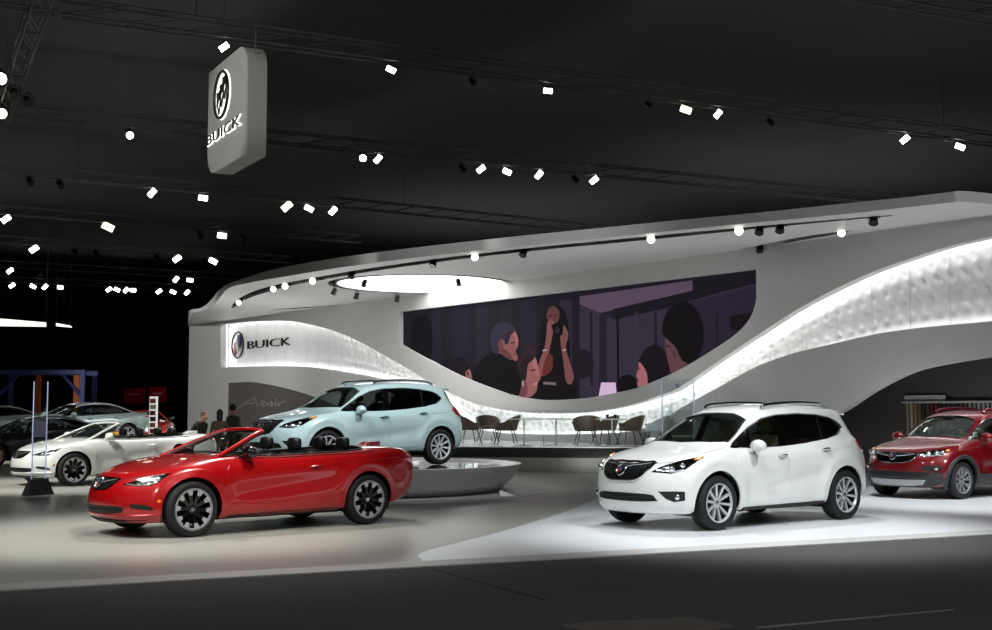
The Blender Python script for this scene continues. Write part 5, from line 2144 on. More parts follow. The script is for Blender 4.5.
# ------------------------------------------------------------------ accessory rail under the right arch
ks = 2.50
pa, pb = wall_st(905, 403.5, ks), wall_st(1010, 401.5, ks)
o = empty('display_rail', w3(pa[0], pa[1], ks))
tag(o, 'long wall rail with a row of hanging colour samples behind the dark red car', 'display rail')
MB().prism([w3(pa[0], pa[1], ks) - o.location, w3(pb[0], pa[1], ks) - o.location, w3(pb[0], pa[1] + .05, ks) - o.location, w3(pa[0], pa[1] + .05, ks) - o.location], Nw * .14).build('shelf', M['grey_pt'], o)
MB().prism([w3(pa[0], pa[1] + .06, ks) - o.location, w3(pa[0] + 1.15, pa[1] + .06, ks) - o.location, w3(pa[0] + 1.15, pa[1] + .20, ks) - o.location, w3(pa[0], pa[1] + .20, ks) - o.location], Nw * .02).build('header', M['white_pt'], o)
cols = [(.62, .58, .50), (.70, .68, .62), (.60, .52, .40), (.45, .38, .30), (.20, .18, .18), (.30, .24, .24), (.42, .08, .10), (.36, .10, .12), (.10, .10, .12), (.12, .12, .15), (.08, .08, .09), (.16, .16, .19), (.22, .22, .25), (.10, .10, .11), (.28, .24, .22), (.32, .30, .28), (.55, .58, .62), (.48, .52, .56), (.62, .62, .64)]
k = 0
s = pa[0] + .06
while s < pb[0]:
    c = cols[min(len(cols) - 1, int((s - pa[0]) / (pb[0] - pa[0]) * len(cols) * 1.35))]
    nm = 'sample_%d' % cols.index(c)
    if nm not in M:
        M[nm] = mat(nm, c, .4, .1, noise=.1)
    w_ = .07
    g = MB().prism([w3(s, pa[1] - .78, ks) - o.location, w3(s + w_, pa[1] - .78, ks) - o.location, w3(s + w_, pa[1], ks) - o.location, w3(s, pa[1], ks) - o.location], Nw * .05)
    g.build('sample_strip', M[nm], o)
    s += .115
    k += 1

# ------------------------------------------------------------------ plinths
MINT = V((-2.746, 25.146, 0))
M['plinth'] = mat('plinth_grey', (.74, .74, .735), .4, .0, noise=.03, nscale=3)
M['plinth_top'] = mat('plinth_black_glass', (.14, .145, .15), .08, coat=.6, noise=.03)
M['plinth_base'] = mat('plinth_base', (.56, .56, .55), .4, noise=.03)
PH = .50


def plinth(c, R, h, label, base=True):
    o = empty('display_plinth', c)
    tag(o, label, 'plinth', None)
    k = h / .5
    prof = [(R * .80, .02), (R * .865, .03 * k), (R * .91, .14 * k), (R * .955, .28 * k), (R * .99, .44 * k), (R * 1.005, h + .045), (R * .99, h + .05), (R * .965, h + .005), (R * .95, h - .02), (R * .8, h - .02)]
    MB().lathe(prof, 96).build('bowl', M['plinth'], o, 40)
    MB().lathe([(0, h), (R * .962, h), (R * .962, h - .015), (0, h - .015)], 96).build('deck', M['plinth_top'], o, 40)
    if base:
        MB().lathe([(0, .0), (R * 1.17, .0), (R * 1.165, .018), (0, .018)], 96).build('base_plate', M['plinth_base'], o, 40)
    return o


plinth(MINT, 3.24, PH, 'grey bowl-shaped plinth carrying the pale green crossover')
o = MB().tube([(0, -.11, .08), (0, .11, .08)], .08, 18).build('plinth_lamp', M['white_pt'], None, 40)
p = at_y(416, 461, 23.3)
o.location = (p.x, 23.3, PH + .0)
o.rotation_euler = (0, 0, radians(60))
tag(o, 'white drum-shaped lamp on the plinth under the pale green car', 'lamp')
p = on_z(508, 497, 0)
o = MB().prism([V((-.14, -.10, 0)), V((.16, -.06, 0)), V((.14, .06, 0)), V((-.16, .10, .10))], (0, 0, .02)).build('floor_wedge', M['white_pt'])
o.location = p
o.location.z = .001
tag(o, 'small white wedge lying on the floor beside the grey plinth', 'wedge')

# ------------------------------------------------------------------ hanging sign
c0 = at_y(245.5, 154, 25.0)
ctop = at_y(245.5, 41, 25.0)
D = V((-.482, .876, 0)).normalized()
TH = V((.876, .482, 0)).normalized()
LW = 2.78
Hh = ctop.z - c0.z
o = empty('hanging_sign', c0)
tag(o, 'grey box sign with glowing emblem and letters hung from the ceiling', 'sign')
rd = .52


def arc(cx, cy, r, a0, a1, n=8):
    return [(cx + r * cos(radians(a0 + (a1 - a0) * k / n)), cy + r * sin(radians(a0 + (a1 - a0) * k / n))) for k in range(n + 1)]


# s runs away from the viewer along D
face = [(0, 0)] + [(p[0], p[1]) for p in arc(rd, Hh - rd, rd, 180, 90)] + [(LW, Hh)] + arc(LW - rd, rd, rd, 0, -90)
P3 = [D * a + V((0, 0, b)) for a, b in face]
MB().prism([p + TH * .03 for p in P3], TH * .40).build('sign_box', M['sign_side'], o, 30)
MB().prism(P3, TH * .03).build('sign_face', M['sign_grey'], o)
n_f = -TH
Uf = -D            # reading direction runs towards the viewer
ctr = at_y(223.5, 95, 25.0)


def on_face(px, py):
    d = ray(px, py)
    t = (c0 - camp).dot(TH) / d.dot(TH)
    return camp + d * t


ec = on_face(223.4, 95)
eR = (on_face(223.4, 72.8) - on_face(223.4, 117.6)).length / 2
eo = empty('emblem', ec - o.location)
eo.parent = o
eo.name = 'emblem'


def sign_emblem(par, c, u, w, n, R):
    P = [c + u * (cos(t) * R) + w * (sin(t) * R) for t in [2 * pi * k / 40 for k in range(40)]]
    Ph = [c + u * (cos(t) * R * 1.10) + w * (sin(t) * R * 1.08) for t in [2 * pi * k / 40 for k in range(40)]]
    h = MB().prism([p + n * .004 for p in Ph], n * .012).build('halo', M['halo'], par)
    MB().tube([p + n * .05 for p in P], R * .07, 8, True).build('emblem_ring', M['letter_black'], par, 50)
    for k in (-1, 0, 1):
        cx, cy = k * .40 * R, k * .26 * R
        q = [(-.22, .44), (.24, .52), (.26, 0), (.04, -.52), (-.2, -.16)]
        poly = [c + u * (cx + a * R) + w * (cy + b * R) + n * .04 for a, b in q]
        bpoly = [poly[i] for i in range(5)]
        fr_ = MB().tube(bpoly, R * .045, 6, True)
        fr_.prism([poly[0].lerp(poly[1], .15), poly[1].lerp(poly[0], .15), poly[2].lerp(poly[0], .3), poly[4].lerp(poly[2], .3)], n * .01)
        fr_.build('shield', M['letter_black'], par, 40)


bpy.data.objects.remove(eo, do_unlink=True)
sign_emblem(o, ec - o.location, Uf, V((0, 0, 1)), n_f, eR)
lb, le = on_face(208.5, 146.5), on_face(241.5, 128.5)
lh = (on_face(225, 127) - on_face(225, 137)).length
ll = (le - lb).dot(Uf)
zb_ = lb.z
lb2 = V((lb.x, lb.y, zb_)) - o.location
lettering('letter_halo', 'BUICK', lb2 + n_f * .012, Uf, V((0, 0, 1)), ll, lh, .006, M['halo'], o, off=.03)
lettering('lettering', 'BUICK', lb2 + n_f * .04, Uf, V((0, 0, 1)), ll, lh, .012, M['letter_black'], o)
wx = P3[4] + TH * .2
MB().tube([wx + V((0, 0, -.02)), V((wx.x, wx.y, 13.5 - o.location.z))], .008, 6).build('hanging_wire', M['truss'], o)
w2 = D * (LW - .4) + TH * .2
MB().tube([w2 + V((0, 0, Hh - .02)), V((w2.x, w2.y, 13.5 - o.location.z))], .006, 6).build('hanging_wire', M['truss'], o)
# ------------------------------------------------------------------ trusses and their lamps
TZ = 11.0
TUP = .2


def truss(label, a, b, w=.42, h=.42, step=1.5):
    a, b = V(a), V(b)
    d = (b - a)
    L = d.length
    d.normalize()
    sd = V((-d.y, d.x, 0)).normalized() * (w / 2)
    up = V((0, 0, h))
    o = empty('lighting_truss', a)
    tag(o, label, 'truss', 'lighting trusses under the ceiling')
    cs_ = [sd, -sd, sd + up, -sd + up]
    for c in cs_:
        MB().tube([c, c + d * L], .028, 6).build('chord', M['truss'], o)
    lt = MB()
    n = max(1, int(L / step))
    for k in range(n):
        x0, x1 = L * k / n, L * (k + 1) / n
        lt.tube([sd + d * x0, -sd + d * x1], .018, 5)
        lt.tube([sd + d * x0, sd + up + d * x1], .016, 5)
        lt.tube([-sd + d * x0, -sd + up + d * x1], .016, 5)
        lt.tube([sd + up + d * x0, -sd + up + d * x1], .016, 5)
        lt.tube([sd + d * x0, -sd + d * x0], .016, 5)
    lt.build('lattice', M['truss'], o)
    for f in (.1, .5, .9):
        q = d * (L * f) + up
        MB().tube([q, q + V((0, 0, 13.5 - a.z - h))], .012, 5).build('hanger', M['truss'], o)
    return o


TR = [((60, 24), (1010, 153), 'nearest of the long lighting trusses running over the cars'),
      ((-20, 119.5), (1010, 220.5), 'second long lighting truss counted from the viewer'),
      ((-20, 175.5), (700, 246.7), 'third long lighting truss counted from the viewer'),
      ((-20, 216.5), (360, 246), 'fourth long lighting truss counted from the viewer'),
      ((-20, 245), (290, 266), 'fifth long lighting truss counted from the viewer'),
      ((-20, 269), (250, 283), 'sixth long lighting truss counted from the viewer'),
      ((-20, 284), (230, 294), 'farthest long lighting truss over the dark end of the hall')]
LAMPS = [[(224, 1), (391, 1), (472, 0), (548, 1), (649, 0), (686, 2), (718, 1), (770, 0), (905, 1), (960, 1)],
         [(130, 3), (363, 3), (378, 1), (462, 0), (481, 1), (507, 1), (539, 1), (575, 0), (594, 1)],
         [(30, 0), (60, 0), (152, 1), (203, 1), (287, 2), (309, 1), (333, 1)],
         [(6, 1), (108, 2), (200, 0), (222, 1), (243, 0)],
         [(34, 1), (75, 0), (96, 0), (157, 0), (177, 1), (213, 1)],
         [(10, 1), (40, 0), (176, 1), (190, 1), (203, 0)],
         [(12, 1), (33, 1), (45, 1), (60, 1), (109, 1), (117, 1), (126, 1), (133, 1), (159, 1), (173, 1), (187, 1)]]
LENS_BIG = emat('lens_big', (1, 1, 1), 30)
for (pa_, pb_, lb), lamps, nth in zip(TR, LAMPS, ORD):
    a, b = on_z(*pa_, TZ), on_z(*pb_, TZ)
    truss(lb, a + V((0, 0, TUP)), b + V((0, 0, TUP)))
    for k, (x, st_) in enumerate(lamps):
        lo, hi = 0., 1.
        for _ in range(40):
            mid = (lo + hi) / 2
            if pix(a.lerp(b, mid))[0] < x:
                lo = mid
            else:
                hi = mid
        p = a.lerp(b, lo)
        dist = (p - camp).length
        r = max(.10, min(.20 if dist < 85 else .17, dist * .0027))
        if st_ == 3:
            r *= 1.25
        aim = camp if st_ in (1, 3) else (camp + V((-14, 2, -2)) if st_ == 2 else p + V((3, -3, -4)))
        lens = {0: LENS_OFF, 1: LENS_ON, 2: LENS_WARM, 3: LENS_BIG}[st_]
        p = p + V((0, 0, TUP))
        if st_ in (0, 3):
            o = spot_head('stage_spotlight', p, aim, r * .85, r * 2.3, lens, TUP + .04)
        else:
            o = flood_head('stage_spotlight', p, aim, r * (1.3 if st_ == 2 else 1), lens, TUP + .02, radians([-38, 25, -50, 5][k % 4]))
        tag(o, '%s spotlight, %s, from dark end on the %s truss' % (ORD[k], ['unlit', 'lit', 'angled and lit', 'very bright'][st_], nth), 'spotlight', 'spotlights on the %s truss' % nth)
# cross trusses
a, b = on_z(52, -25, TZ), on_z(2, 122, TZ)
truss('cross truss joining the nearest long trusses above the dark end', a, b)
a, b = on_z(-15, 3, TZ), on_z(56, 13, TZ)
truss('short truss in the dark corner above the hanging sign side', a, b)
a, b = on_z(850, -4, TZ), on_z(1012, 24, TZ)
truss('short truss section high above the dark red car', a, b, .5, .5)
for x, y, st_, lb in ((1, 68, 1, 'lit spotlight at the edge of the cross truss grid'), (2, 104, 2, 'greenish lit lamp low on the cross truss grid')):
    p = on_z(x, y, TZ)
    o = spot_head('stage_spotlight', p, camp, .17, .42, LENS_ON if st_ == 1 else LENS_WARM, .3)
    tag(o, lb, 'spotlight')
for x, y, lb in ((15, 88, 'small unlit lamp on the dark side of the cross truss'), (28, 96, 'small grey lamp near the lower end of the cross truss')):
    p = on_z(x, y - 5, TZ)
    o = spot_head('stage_spotlight', p, p + V((2, -3, -3)), .13, .36, LENS_OFF, .3)
    tag(o, lb, 'spotlight')

# glowing light boxes at the dark end
GLOW = emat('glow_white', (.93, .96, .90), 1.6)
for lb, p in (('long glowing white light box hanging at the dark end of the hall', [(-12, 317.5, 50), (46, 322.5, 72), (46, 326, 72), (-12, 325, 50)]), ('short glowing light box beyond the long one', [(56, 323, 76), (70, 325.5, 90), (72, 327, 90), (56, 325.5, 76)])):
    q = [at_y(*k) for k in p]
    o = empty('light_box', q[0])
    tag(o, lb, 'light box')
    MB().prism([k - q[0] for k in q], (-.2, .6, 0)).build('diffuser', GLOW, o)
    for k in (0, 1):
        c = q[k] - q[0] + V((-.1, .3, -.03))
        MB().tube([c, V((c.x, c.y, 13.5 - q[0].z))], .02, 5).build('hanger', M['truss'], o)

# ------------------------------------------------------------------ far end of the hall
# blue gantry
Yg = 56.
M['blue'] = mat('blue_steel', (.24, .30, .54), .5, .1, noise=.1)
M['orange'] = mat('orange_steel', (.85, .42, .08), .5, noise=.1)
g = empty('gantry', (at_y(48, 420, Yg).x, Yg, -.012))
tag(g, 'blue steel gantry with orange uprights at the dark end', 'gantry')
zt = at_y(48, 369.5, Yg).z + .012
gx = lambda px: at_y(px, 420, Yg).x - g.location.x
x0, x1 = gx(-4), gx(82)
MB().box(((x0 + x1) / 2, 0, zt - .12), (x1 - x0 + .2, .2, .2)).build('beam', M['blue'], g)
MB().box(((x0 + x1) / 2, 1.6, zt - .12), (x1 - x0 + .3, .2, .2)).build('beam', M['blue'], g)
for x in (x0, x1):
    MB().box((x, 0, zt / 2 - .01), (.18, .17, zt - .02)).build('post', M['blue'], g)
    MB().box((x, 1.6, zt / 2 - .01), (.18, .17, zt - .02)).build('post', M['blue'], g)
MB().tube([(x0 + .1, 0, zt - 1.15), (x0 + .95, 0, zt - .2)], .08, 8).build('brace', M['blue'], g)
MB().tube([(x1 - .1, 0, zt - 1.15), (x1 - .95, 0, zt - .2)], .08, 8).build('brace', M['blue'], g)
for px, w in ((36, .2), (74.5, .26), (79, .1)):
    MB().box((gx(px), .2, (zt - .2) / 2), (w, .14, zt - .2)).build('upright', M['orange'], g)
# red boards
M['board'] = mat('board_red', (.50, .03, .08), .9, spec=.05, noise=.08)
for k, (xa, xb, ya, yb, lb) in enumerate(((124, 145.5, 388, 403.5, 'dark red display board nearest the blue gantry'), (149, 166.5, 387, 403, 'dark red display board nearest the white pavilion'))):
    Yb = 66.
    p0_, p1_ = at_y(xa, yb, Yb), at_y(xb, ya, Yb)
    cx = (p0_.x + p1_.x) / 2
    o = empty('display_board', (cx, Yb, -.012))
    tag(o, lb, 'board', 'red boards at the dark end')
    hw = (p1_.x - p0_.x) / 2
    MB().box((0, 0, (p0_.z + p1_.z) / 2 + .012), (2 * hw, .12, p1_.z - p0_.z)).build('board_panel', M['board'], o)
    MB().box((-.05 * hw, -.07, (p0_.z + p1_.z) / 2 + .09), (hw * 1.1, .02, .09)).build('board_lettering', mat('board_mark', (.55, .22, .26), .5, noise=.05), o)
    for sx in (-.8, .8):
        MB().box((sx * hw, .02, (p0_.z + .012) / 2), (.06, .06, p0_.z + .012)).build('post', M['black_metal'], o)

# totem with posters
Yt = 33.5
pt = at_y(153.5, 414, Yt)
o = empty('poster_totem', (pt.x, Yt, 0))
tag(o, 'narrow bright white totem with small red and white posters', 'totem')
TOT = mat('totem_white', (.9, .9, .88), .4, noise=.03, emit=(1, 1, .97), estr=.55)
ht = at_y(153.5, 396.5, Yt).z
MB().box((0, 0, ht / 2), (.20, .10, ht)).build('totem_body', TOT, o)
rnd = random.Random(3)
for k in range(6):
    MB().box((-.01 + .01 * (k % 2), -.056, ht - .12 - .16 * k), (.15, .012, .12)).build('poster', mat('poster_%d' % k, [(.75, .25, .2), (.85, .82, .78), (.55, .12, .12), (.3, .3, .34), (.85, .5, .45), (.7, .15, .12)][k], .5, noise=.15), o)

# ------------------------------------------------------------------ glass information stands
M['edge_glow'] = mat('glass_edge', (.78, .79, .92), .2, emit=(.8, .82, 1.), estr=.25)
M['stand_base'] = mat('stand_base', (.17, .17, .175), .5, noise=.08)
M['label_pl'] = mat('label_lavender', (.75, .74, .88), .4, noise=.05)


def info_stand(px, py, w, rz, label, plate):
    p = on_z(px, py, 0)
    o = empty('information_stand', p, rz)
    tag(o, label, 'information stand', 'glass information stands')
    h = 2.14
    b = MB()
    b.add([V((x * .27, y * .13, 0)) for x, y in ((-1, -1), (1, -1), (1, 1), (-1, 1))] + [V((x * .18, y * .05, .30)) for x, y in ((-1, -1), (1, -1), (1, 1), (-1, 1))], [(0, 1, 2, 3), (4, 5, 6, 7), (0, 1, 5, 4), (1, 2, 6, 5), (2, 3, 7, 6), (3, 0, 4, 7)])
    b.build('base', M['stand_base'], o)
    MB().box((0, 0, .30 + (h - .3) / 2), (w, .012, h - .3)).build('glass_pane', M['glass_rail'], o)
    for sx in (-1, 1):
        MB().box((sx * w / 2, 0, .30 + (h - .3) / 2), (.014, .018, h - .3)).build('glass_edge', M['edge_glow'], o)
    MB().box((0, -.012, plate[0]), (w * plate[2], .008, plate[1])).build('plate', M['label_pl'], o)
    return o


info_stand(38, 495, .30, radians(55), 'glass information stand with dark base beside the white convertible', (1.24, .30, .85))
info_stand(679, 501, .60, radians(-30), 'glass information stand behind the white crossover', (2.02, .07, .14))
# ------------------------------------------------------------------ people
M['skin'] = mat('skin', (.72, .52, .42), .55, noise=.05)
M['hair_dark'] = mat('hair_dark', (.06, .05, .045), .6, noise=.2)
M['hair_brown'] = mat('hair_brown', (.40, .28, .20), .6, noise=.2)


def skin_mesh(joints, edges, radii, root=0, lv=2):
    me = bpy.data.meshes.new('sk')
    me.from_pydata([tuple(j) for j in joints], edges, [])
    o = bpy.data.objects.new('sk', me)
    COL.objects.link(o)
    md = o.modifiers.new('s', 'SKIN')
    md.use_smooth_shade = True
    for i, r in enumerate(radii):
        sv = me.skin_vertices[0].data[i]
        r = r if isinstance(r, tuple) else (r, r)
        sv.radius = r
        sv.use_root = (i == root)
    s = o.modifiers.new('b', 'SUBSURF')
    s.levels = s.render_levels = lv
    res = evaluated_mesh(o)
    bpy.data.objects.remove(o, do_unlink=True)
    bpy.data.meshes.remove(me)
    return res


def person(loc, rz, H, label, coat, trousers, hair, lean=0., arm=(0, 0), seated=False, long_hair=False):
    """one continuous body; coat and trousers follow it as clothing"""
    k = H / 1.75
    root = empty('person', loc, rz)
    tag(root, label, 'person')
    ln = lambda z: lean * max(0, (z - .9))
    def P(x, y, z):
        return V(((x + ln(z)) * k, y * k, (z - .25 * abs(lean) * max(0, z - .9)) * k))
    J, E_, R_ = [], [], []

    def add(p, r, par=None):
        J.append(p)
        R_.append((r[0] * k, r[1] * k) if isinstance(r, tuple) else r * k)
        if par is not None:
            E_.append((par, len(J) - 1))
        return len(J) - 1
    pel = add(P(0, 0, .93), (.12, .155))
    wst = add(P(0, 0, 1.12), (.105, .135), pel)
    cst = add(P(.0, 0, 1.32), (.115, .17), wst)
    nb = add(P(-.01, 0, 1.45), (.07, .10), cst)
    nk = add(P(.0, 0, 1.51), .052, nb)
    hd = add(P(.015, 0, 1.60), (.075, .065), nk)
    ht = add(P(.01, 0, 1.70), (.075, .066), hd)
    for sg in (1, -1):
        a = arm[0] if sg > 0 else arm[1]
        sh = add(P(-.005, .175 * sg, 1.40), .058, cst)
        el = add(P(-.02 + .10 * a, .225 * sg, 1.13), .045, sh)
        wr = add(P(.05 + .28 * a, .215 * sg, .90 + .22 * a), .032, el)
        hn = add(P(.07 + .34 * a, .21 * sg, .83 + .26 * a), (.028, .042), wr)
        for q, (dx, dy, dz) in enumerate(((.0, -.028, -.085), (.012, -.010, -.10), (.012, .010, -.095), (.006, .028, -.08), (.055, -.012 * sg, -.035))):
            f1 = add(J[hn] + V((dx * .6, dy, dz * .6)) * k, .0105, hn)
            add(J[hn] + V((dx * 1.4 + .01, dy, dz)) * k, .0085, f1)
        hp = add(P(0, .085 * sg, .86), (.10, .085), pel)
        kn = add(P(.015, .10 * sg, .50), .062, hp)
        an = add(P(-.02, .105 * sg, .09), .042, kn)
        ft = add(P(.05, .11 * sg, .045), (.045, .04), an)
        add(P(.16, .12 * sg, .035), (.045, .03), ft)
    me = skin_mesh(J, E_, R_)
    body = bpy.data.objects.new('body', me)
    me.materials.clear()
    for mm in (M['skin'], coat, trousers, M['black_metal']):
        me.materials.append(mm)
    zlim = (1.475 - .25 * abs(lean) * .575) * k
    wl_ = (.80 + .22 * max(arm)) * k
    for p in me.polygons:
        c = p.center
        i = 0
        if c.z < .085 * k:
            i = 3
        elif c.z < .90 * k and abs(c.y) < .19 * k:
            i = 2
        elif c.z < zlim:
            i = 1
        if abs(c.y) > .165 * k and c.z < .90 * k and max(arm) == 0:
            i = 0
        p.material_index = i
        p.use_smooth = True
    link(body, root)
    # coat hem
    b = MB()
    hp = P(0, 0, .78)
    b.tube([P(0, 0, 1.10), P(0, 0, .95), P(0, 0, .76), P(0, 0, .74)], [.15 * k, .185 * k, .205 * k, .19 * k], 20)
    b.build('coat', coat, root, 50)
    # head details
    hc = P(.02, 0, 1.635)
    b = MB().ellipsoid(hc, (.098 * k, .078 * k, .118 * k), 20, 14)
    b.ellipsoid(hc + V((.10, 0, -.015)) * k, (.018 * k, .014 * k, .028 * k), 8, 6)
    for sg in (1, -1):
        b.ellipsoid(hc + V((-.005, .080 * sg, -.01)) * k, (.022 * k, .010 * k, .034 * k), 8, 6)
    b.build('face', M['skin'], root, 50)
    b = MB()
    for sg in (1, -1):
        b.ellipsoid(hc + V((.088, .032 * sg, .012)) * k, (.010 * k, .014 * k, .008 * k), 8, 6)
    b.ellipsoid(hc + V((.092, 0, -.062)) * k, (.006 * k, .024 * k, .006 * k), 8, 6)
    b.build('features', M['hair_dark'], root, 50)
    b = MB().ellipsoid(hc + V((-.022, 0, .035)) * k, (.105 * k, .090 * k, .105 * k), 20, 14)
    if long_hair:
        b.ellipsoid(hc + V((-.06, 0, -.08)) * k, (.065 * k, .088 * k, .15 * k), 16, 10)
    b.build('hair', hair, root, 50)
    return root


COAT1 = mat('coat_olive', (.30, .25, .17), .8, noise=.15)
COAT2 = mat('coat_dark_green', (.20, .22, .18), .8, noise=.15)
COAT3 = mat('coat_black', (.035, .035, .038), .85, noise=.15)
COAT4 = mat('coat_grey', (.16, .15, .14), .8, noise=.15)
TRO = mat('trousers_dark', (.08, .08, .09), .85, noise=.1)


def at_ground(px, Y):
    return V((at_y(px, 430, Y).x, Y, 0))


person(at_ground(219.5, 32.), radians(100), 1.62, 'person with dark hair in an olive coat seen from behind', COAT1, TRO, M['hair_dark'], long_hair=True)
person(at_ground(233, 32.6), radians(60), 1.76, 'taller person in a dark green coat before the grey alcove', COAT2, TRO, M['hair_dark'])
person(at_ground(195.5, 31.5), radians(-40), 1.66, 'brown-haired person leaning forward behind the white convertible', COAT4, TRO, M['hair_brown'], lean=.5)
person(at_ground(-15, 20.), radians(80), 1.84, 'person in a black coat cut off by the edge of the view', COAT3, TRO, M['hair_dark'])

# ------------------------------------------------------------------ the cars
def car(o, x, y, z, deg, label, cat='car', group=None):
    o.location = (x, y, z)
    o.rotation_euler = (0, 0, radians(deg))
    tag(o, label, cat, group)
    return o


suv = build_suv('car', SUV_RINGS, dict(ENVISION, paint=PAINT['white'], rim='thin10'))
car(suv, 3.461, 18.21, 0, 218.4, 'white crossover with roof rails parked on the white floor')
mint = copy_tree(suv, None, {'paint_white': PAINT['mint'], 'rim_polished': M['rim_twin10'], 'tan_leather': M['black_seat']})
car(mint, -2.746, 25.146, PH + .004, 222.5, 'pale green crossover standing on the bowl-shaped plinth')
enc = build_suv('car', ENC_RINGS, dict(make_encore_spec(), paint=PAINT['dred']))
car(enc, 8.92, 24.07, 0, 215.7, 'dark red small crossover with grey lower cladding')
red = build_convertible('car', PAINT['red'], 'black_seat', M['gloss_black'])
car(red, -3.378, 17.32, 0, 221.9, 'bright red open convertible with black and silver wheels')
wcv = copy_tree(red, None, {'paint_red': PAINT['white'], 'gloss_black': M['gloss_black']})
car(wcv, -8.616, 28.186, 0, 225.8, 'white open convertible behind the glass information stand')
for ch_ in wcv.children:
    if ch_.name.startswith('door_mirror') and ch_.type == 'MESH':
        ch_.material_slots[0].link = 'OBJECT'
        ch_.material_slots[0].material = PAINT['white']
M['yellow'] = mat('yellow_cloth', (.80, .60, .12), .8, noise=.15, nscale=25)
b = MB()
vq, fq = rbox((0, 0, 0), (.16, .42, .10), 3)
b.add(vq, fq)
vq, fq = rbox((.05, -.05, -.14), (.14, .34, .30), 3)
b.add(vq, fq)
o = b.build('folded_jacket', M['yellow'], None, 50)
o.location = Matrix.Rotation(radians(225.8), 4, 'Z') @ V((.20, .38, 1.06)) + V((-8.616, 28.186, 0))
o.rotation_euler = (0, radians(18), radians(225.8))
tag(o, 'yellow jacket hung over the steering wheel of the white convertible', 'jacket')
rc2 = copy_tree(red, None)
car(rc2, -14.0, 50.0, .30, -65, 'distant red convertible facing the white pavilion')
sed = build_suv('car', SEDAN_RINGS, dict(make_sedan_spec(), paint=PAINT['dark']))
car(sed, -13.65, 37.0, 0, 222, 'dark grey saloon behind the white convertible')
sil = copy_tree(sed, None, {'paint_dark_grey': PAINT['silver']})
car(sil, -14.4, 43.2, .47, 228, 'silver green saloon raised behind the dark grey saloon')
far = copy_tree(sed, None, {'paint_dark_grey': PAINT['silver']})
car(far, -20.3, 50.0, .40, 215, 'distant silver saloon at the edge of the dark hall')
M['stage_black'] = mat('stage_black', (.06, .06, .06), .5, noise=.1)
for (x, y, h, R_, lb) in ((-14.4, 43.2, .45, 3.0, 'low black plinth under the silver green saloon'), (-20.3, 50.0, .38, 3.0, 'low black plinth under the distant silver saloon'), (-14.0, 50.0, .28, 2.8, 'low black plinth under the distant red convertible')):
    o = MB().lathe([(0, 0), (R_, 0), (R_, h), (0, h)], 64).build('display_plinth', M['stage_black'], None, 40)
    o.location = (x, y, 0)
    tag(o, lb, 'plinth', 'black plinths at the dark end')
for c_, h in ((sil, .45), (far, .38), (rc2, .28)):
    c_.location.z = h + .004

# ------------------------------------------------------------------ light
w = bpy.data.worlds.new('hall_air')
SC.world = w
w.use_nodes = True
w.node_tree.nodes['Background'].inputs[0].default_value = (.095, .097, .10, 1)
w.node_tree.nodes['Background'].inputs[1].default_value = 1.0


PW_ = 1.9


def spot(p, aim, W, ang=40, blend=.6, r=.35, col=(1, 1, 1)):
    l = bpy.data.lights.new('stage_lamp', 'SPOT')
    l.energy = W * PW_
    l.spot_size = radians(ang)
    l.spot_blend = blend
    l.shadow_soft_size = r
    l.color = col
    o = bpy.data.objects.new('stage_lamp', l)
    COL.objects.link(o)
    o.location = p
    o.rotation_euler = (V(aim) - V(p)).to_track_quat('-Z', 'Y').to_euler()
    return o


COOL = (.95, .98, 1.)
WARM = (1., .985, .95)
# white crossover
spot((8, 11, 10.6), (3.2, 16.4, 0), 2340, 34, .7, .5, COOL)
spot((0, 12, 10.6), (3.6, 16.3, 0), 2028, 34, .7, .5, COOL)
spot((4, 24, 10.6), (3.8, 17.2, 0), 2028, 36, .8, .5, COOL)
# dark red crossover
spot((5, 18, 10.6), (8.6, 22.5, 0), 2400, 36, .7, .5, COOL)
spot((12, 16, 10.6), (8.8, 22.0, 0), 2200, 36, .8, .5, COOL)
# red convertible
spot((-9, 11, 10.6), (-4.6, 16.2, 0), 3000, 34, .8, .5, WARM)
spot((1, 11, 10.6), (-4.4, 16.2, 0), 2700, 32, .8, .5, WARM)
spot((-4, 24, 10.6), (-3.6, 16.5, 0), 2000, 40, .8, .5, WARM)
# pale green crossover
spot((-7, 17, 10.6), (-2.8, 25, .6), 2400, 32, .7, .5, COOL)
spot((3, 18, 10.6), (-2.6, 25, .6), 2400, 32, .7, .5, COOL)
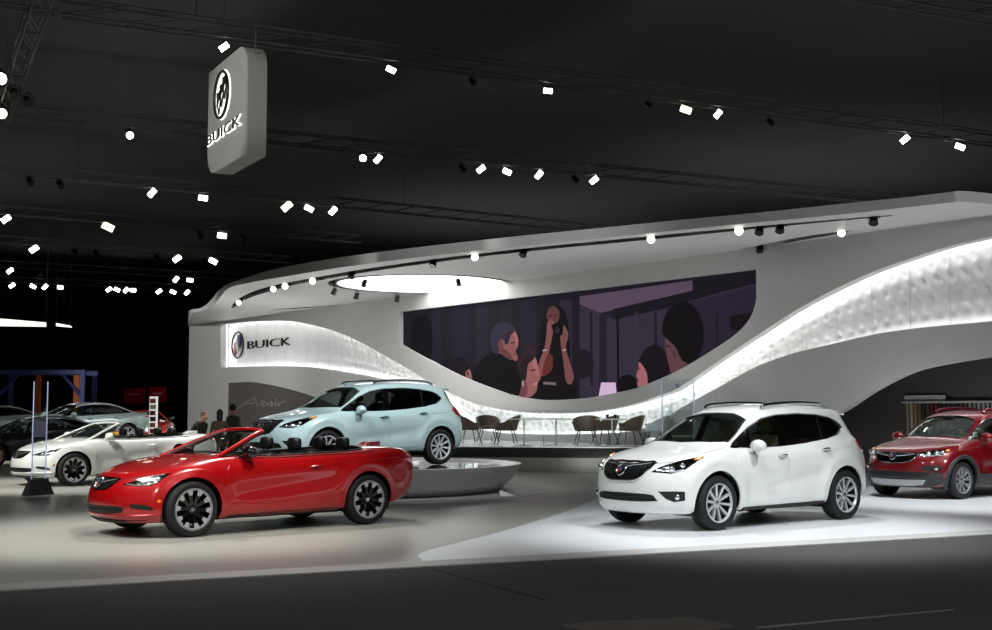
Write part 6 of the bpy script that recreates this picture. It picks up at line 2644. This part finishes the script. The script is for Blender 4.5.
# white convertible
spot((-13, 20, 10.6), (-8.6, 27.6, 0), 5200, 36, .7, .5, WARM)
spot((-5, 34, 10.6), (-8.6, 28.2, 0), 2400, 36, .7, .5, WARM)
# dark end
spot((-10, 34, 10.6), (-13.2, 41, 0), 4200, 36, .7, .4, COOL)
spot((-20, 40, 10.6), (-17, 46, 0), 4200, 40, .7, .4, COOL)
# aisle
spot((-6, -2, 10.6), (-3, 9, 0), 1000, 70, .9, .5)
spot((7, -2, 10.6), (5, 10, 0), 1000, 70, .9, .5)
# wall wash
spot((-22, 28, 8.0), (-12.5, 56, 3.0), 8000, 30, .8, .8)
spot((-3, 19, 7.6), (2, 39, 3.2), 1000, 50, .9, .8)
spot((13, 10, 7.6), (8, 30, 3.2), 900, 50, .9, .8)
# the hanging sign
spot((-12, 14, 10.6), c0 + V((0, 0, 1.2)) + D * 1.2, 3200, 16, .6, .3)
spot((4, 12, 10.6), c0 + V((0, 0, 1.2)) + TH * .3, 500, 14, .6, .3)


def added_uplight(p, aim, W, sx, sy):  # added area light without a fixture
    l = bpy.data.lights.new('added_fill_light', 'AREA')
    l.shape = 'RECTANGLE'
    l.size, l.size_y = sx, sy
    l.energy = W
    o = bpy.data.objects.new('added_fill_light', l)
    COL.objects.link(o)
    o.location = p
    o.rotation_euler = (V(aim) - V(p)).to_track_quat('-Z', 'Y').to_euler()


# added unseen fill lights above the canopy to lift the hall ceiling
for (x, y), W in (((16, 60), 300), ((0, 75), 300), ((-28, 62), 150), ((16, 34), 110)):
    added_uplight((x, y, 7.2), (x, y, 13), W, 16, 16)
# added unseen fill lights low on the stage to brighten the canopy
for (x, y), W in (((-10.5, 46), 200), ((-4.5, 37.5), 130), ((2.5, 30.8), 90), ((8.5, 27.0), 45)):
    added_uplight((x, y, .15), (x + .5, y + 1.0, 6), W, 2.5, .8)

SC.cycles.caustics_reflective = False
SC.cycles.caustics_refractive = False
SC.view_settings.view_transform = 'Standard'
SC.view_settings.look = 'None'
SC.view_settings.exposure = 0.0
SC.view_settings.gamma = 1.0
SC.view_settings.use_curve_mapping = False
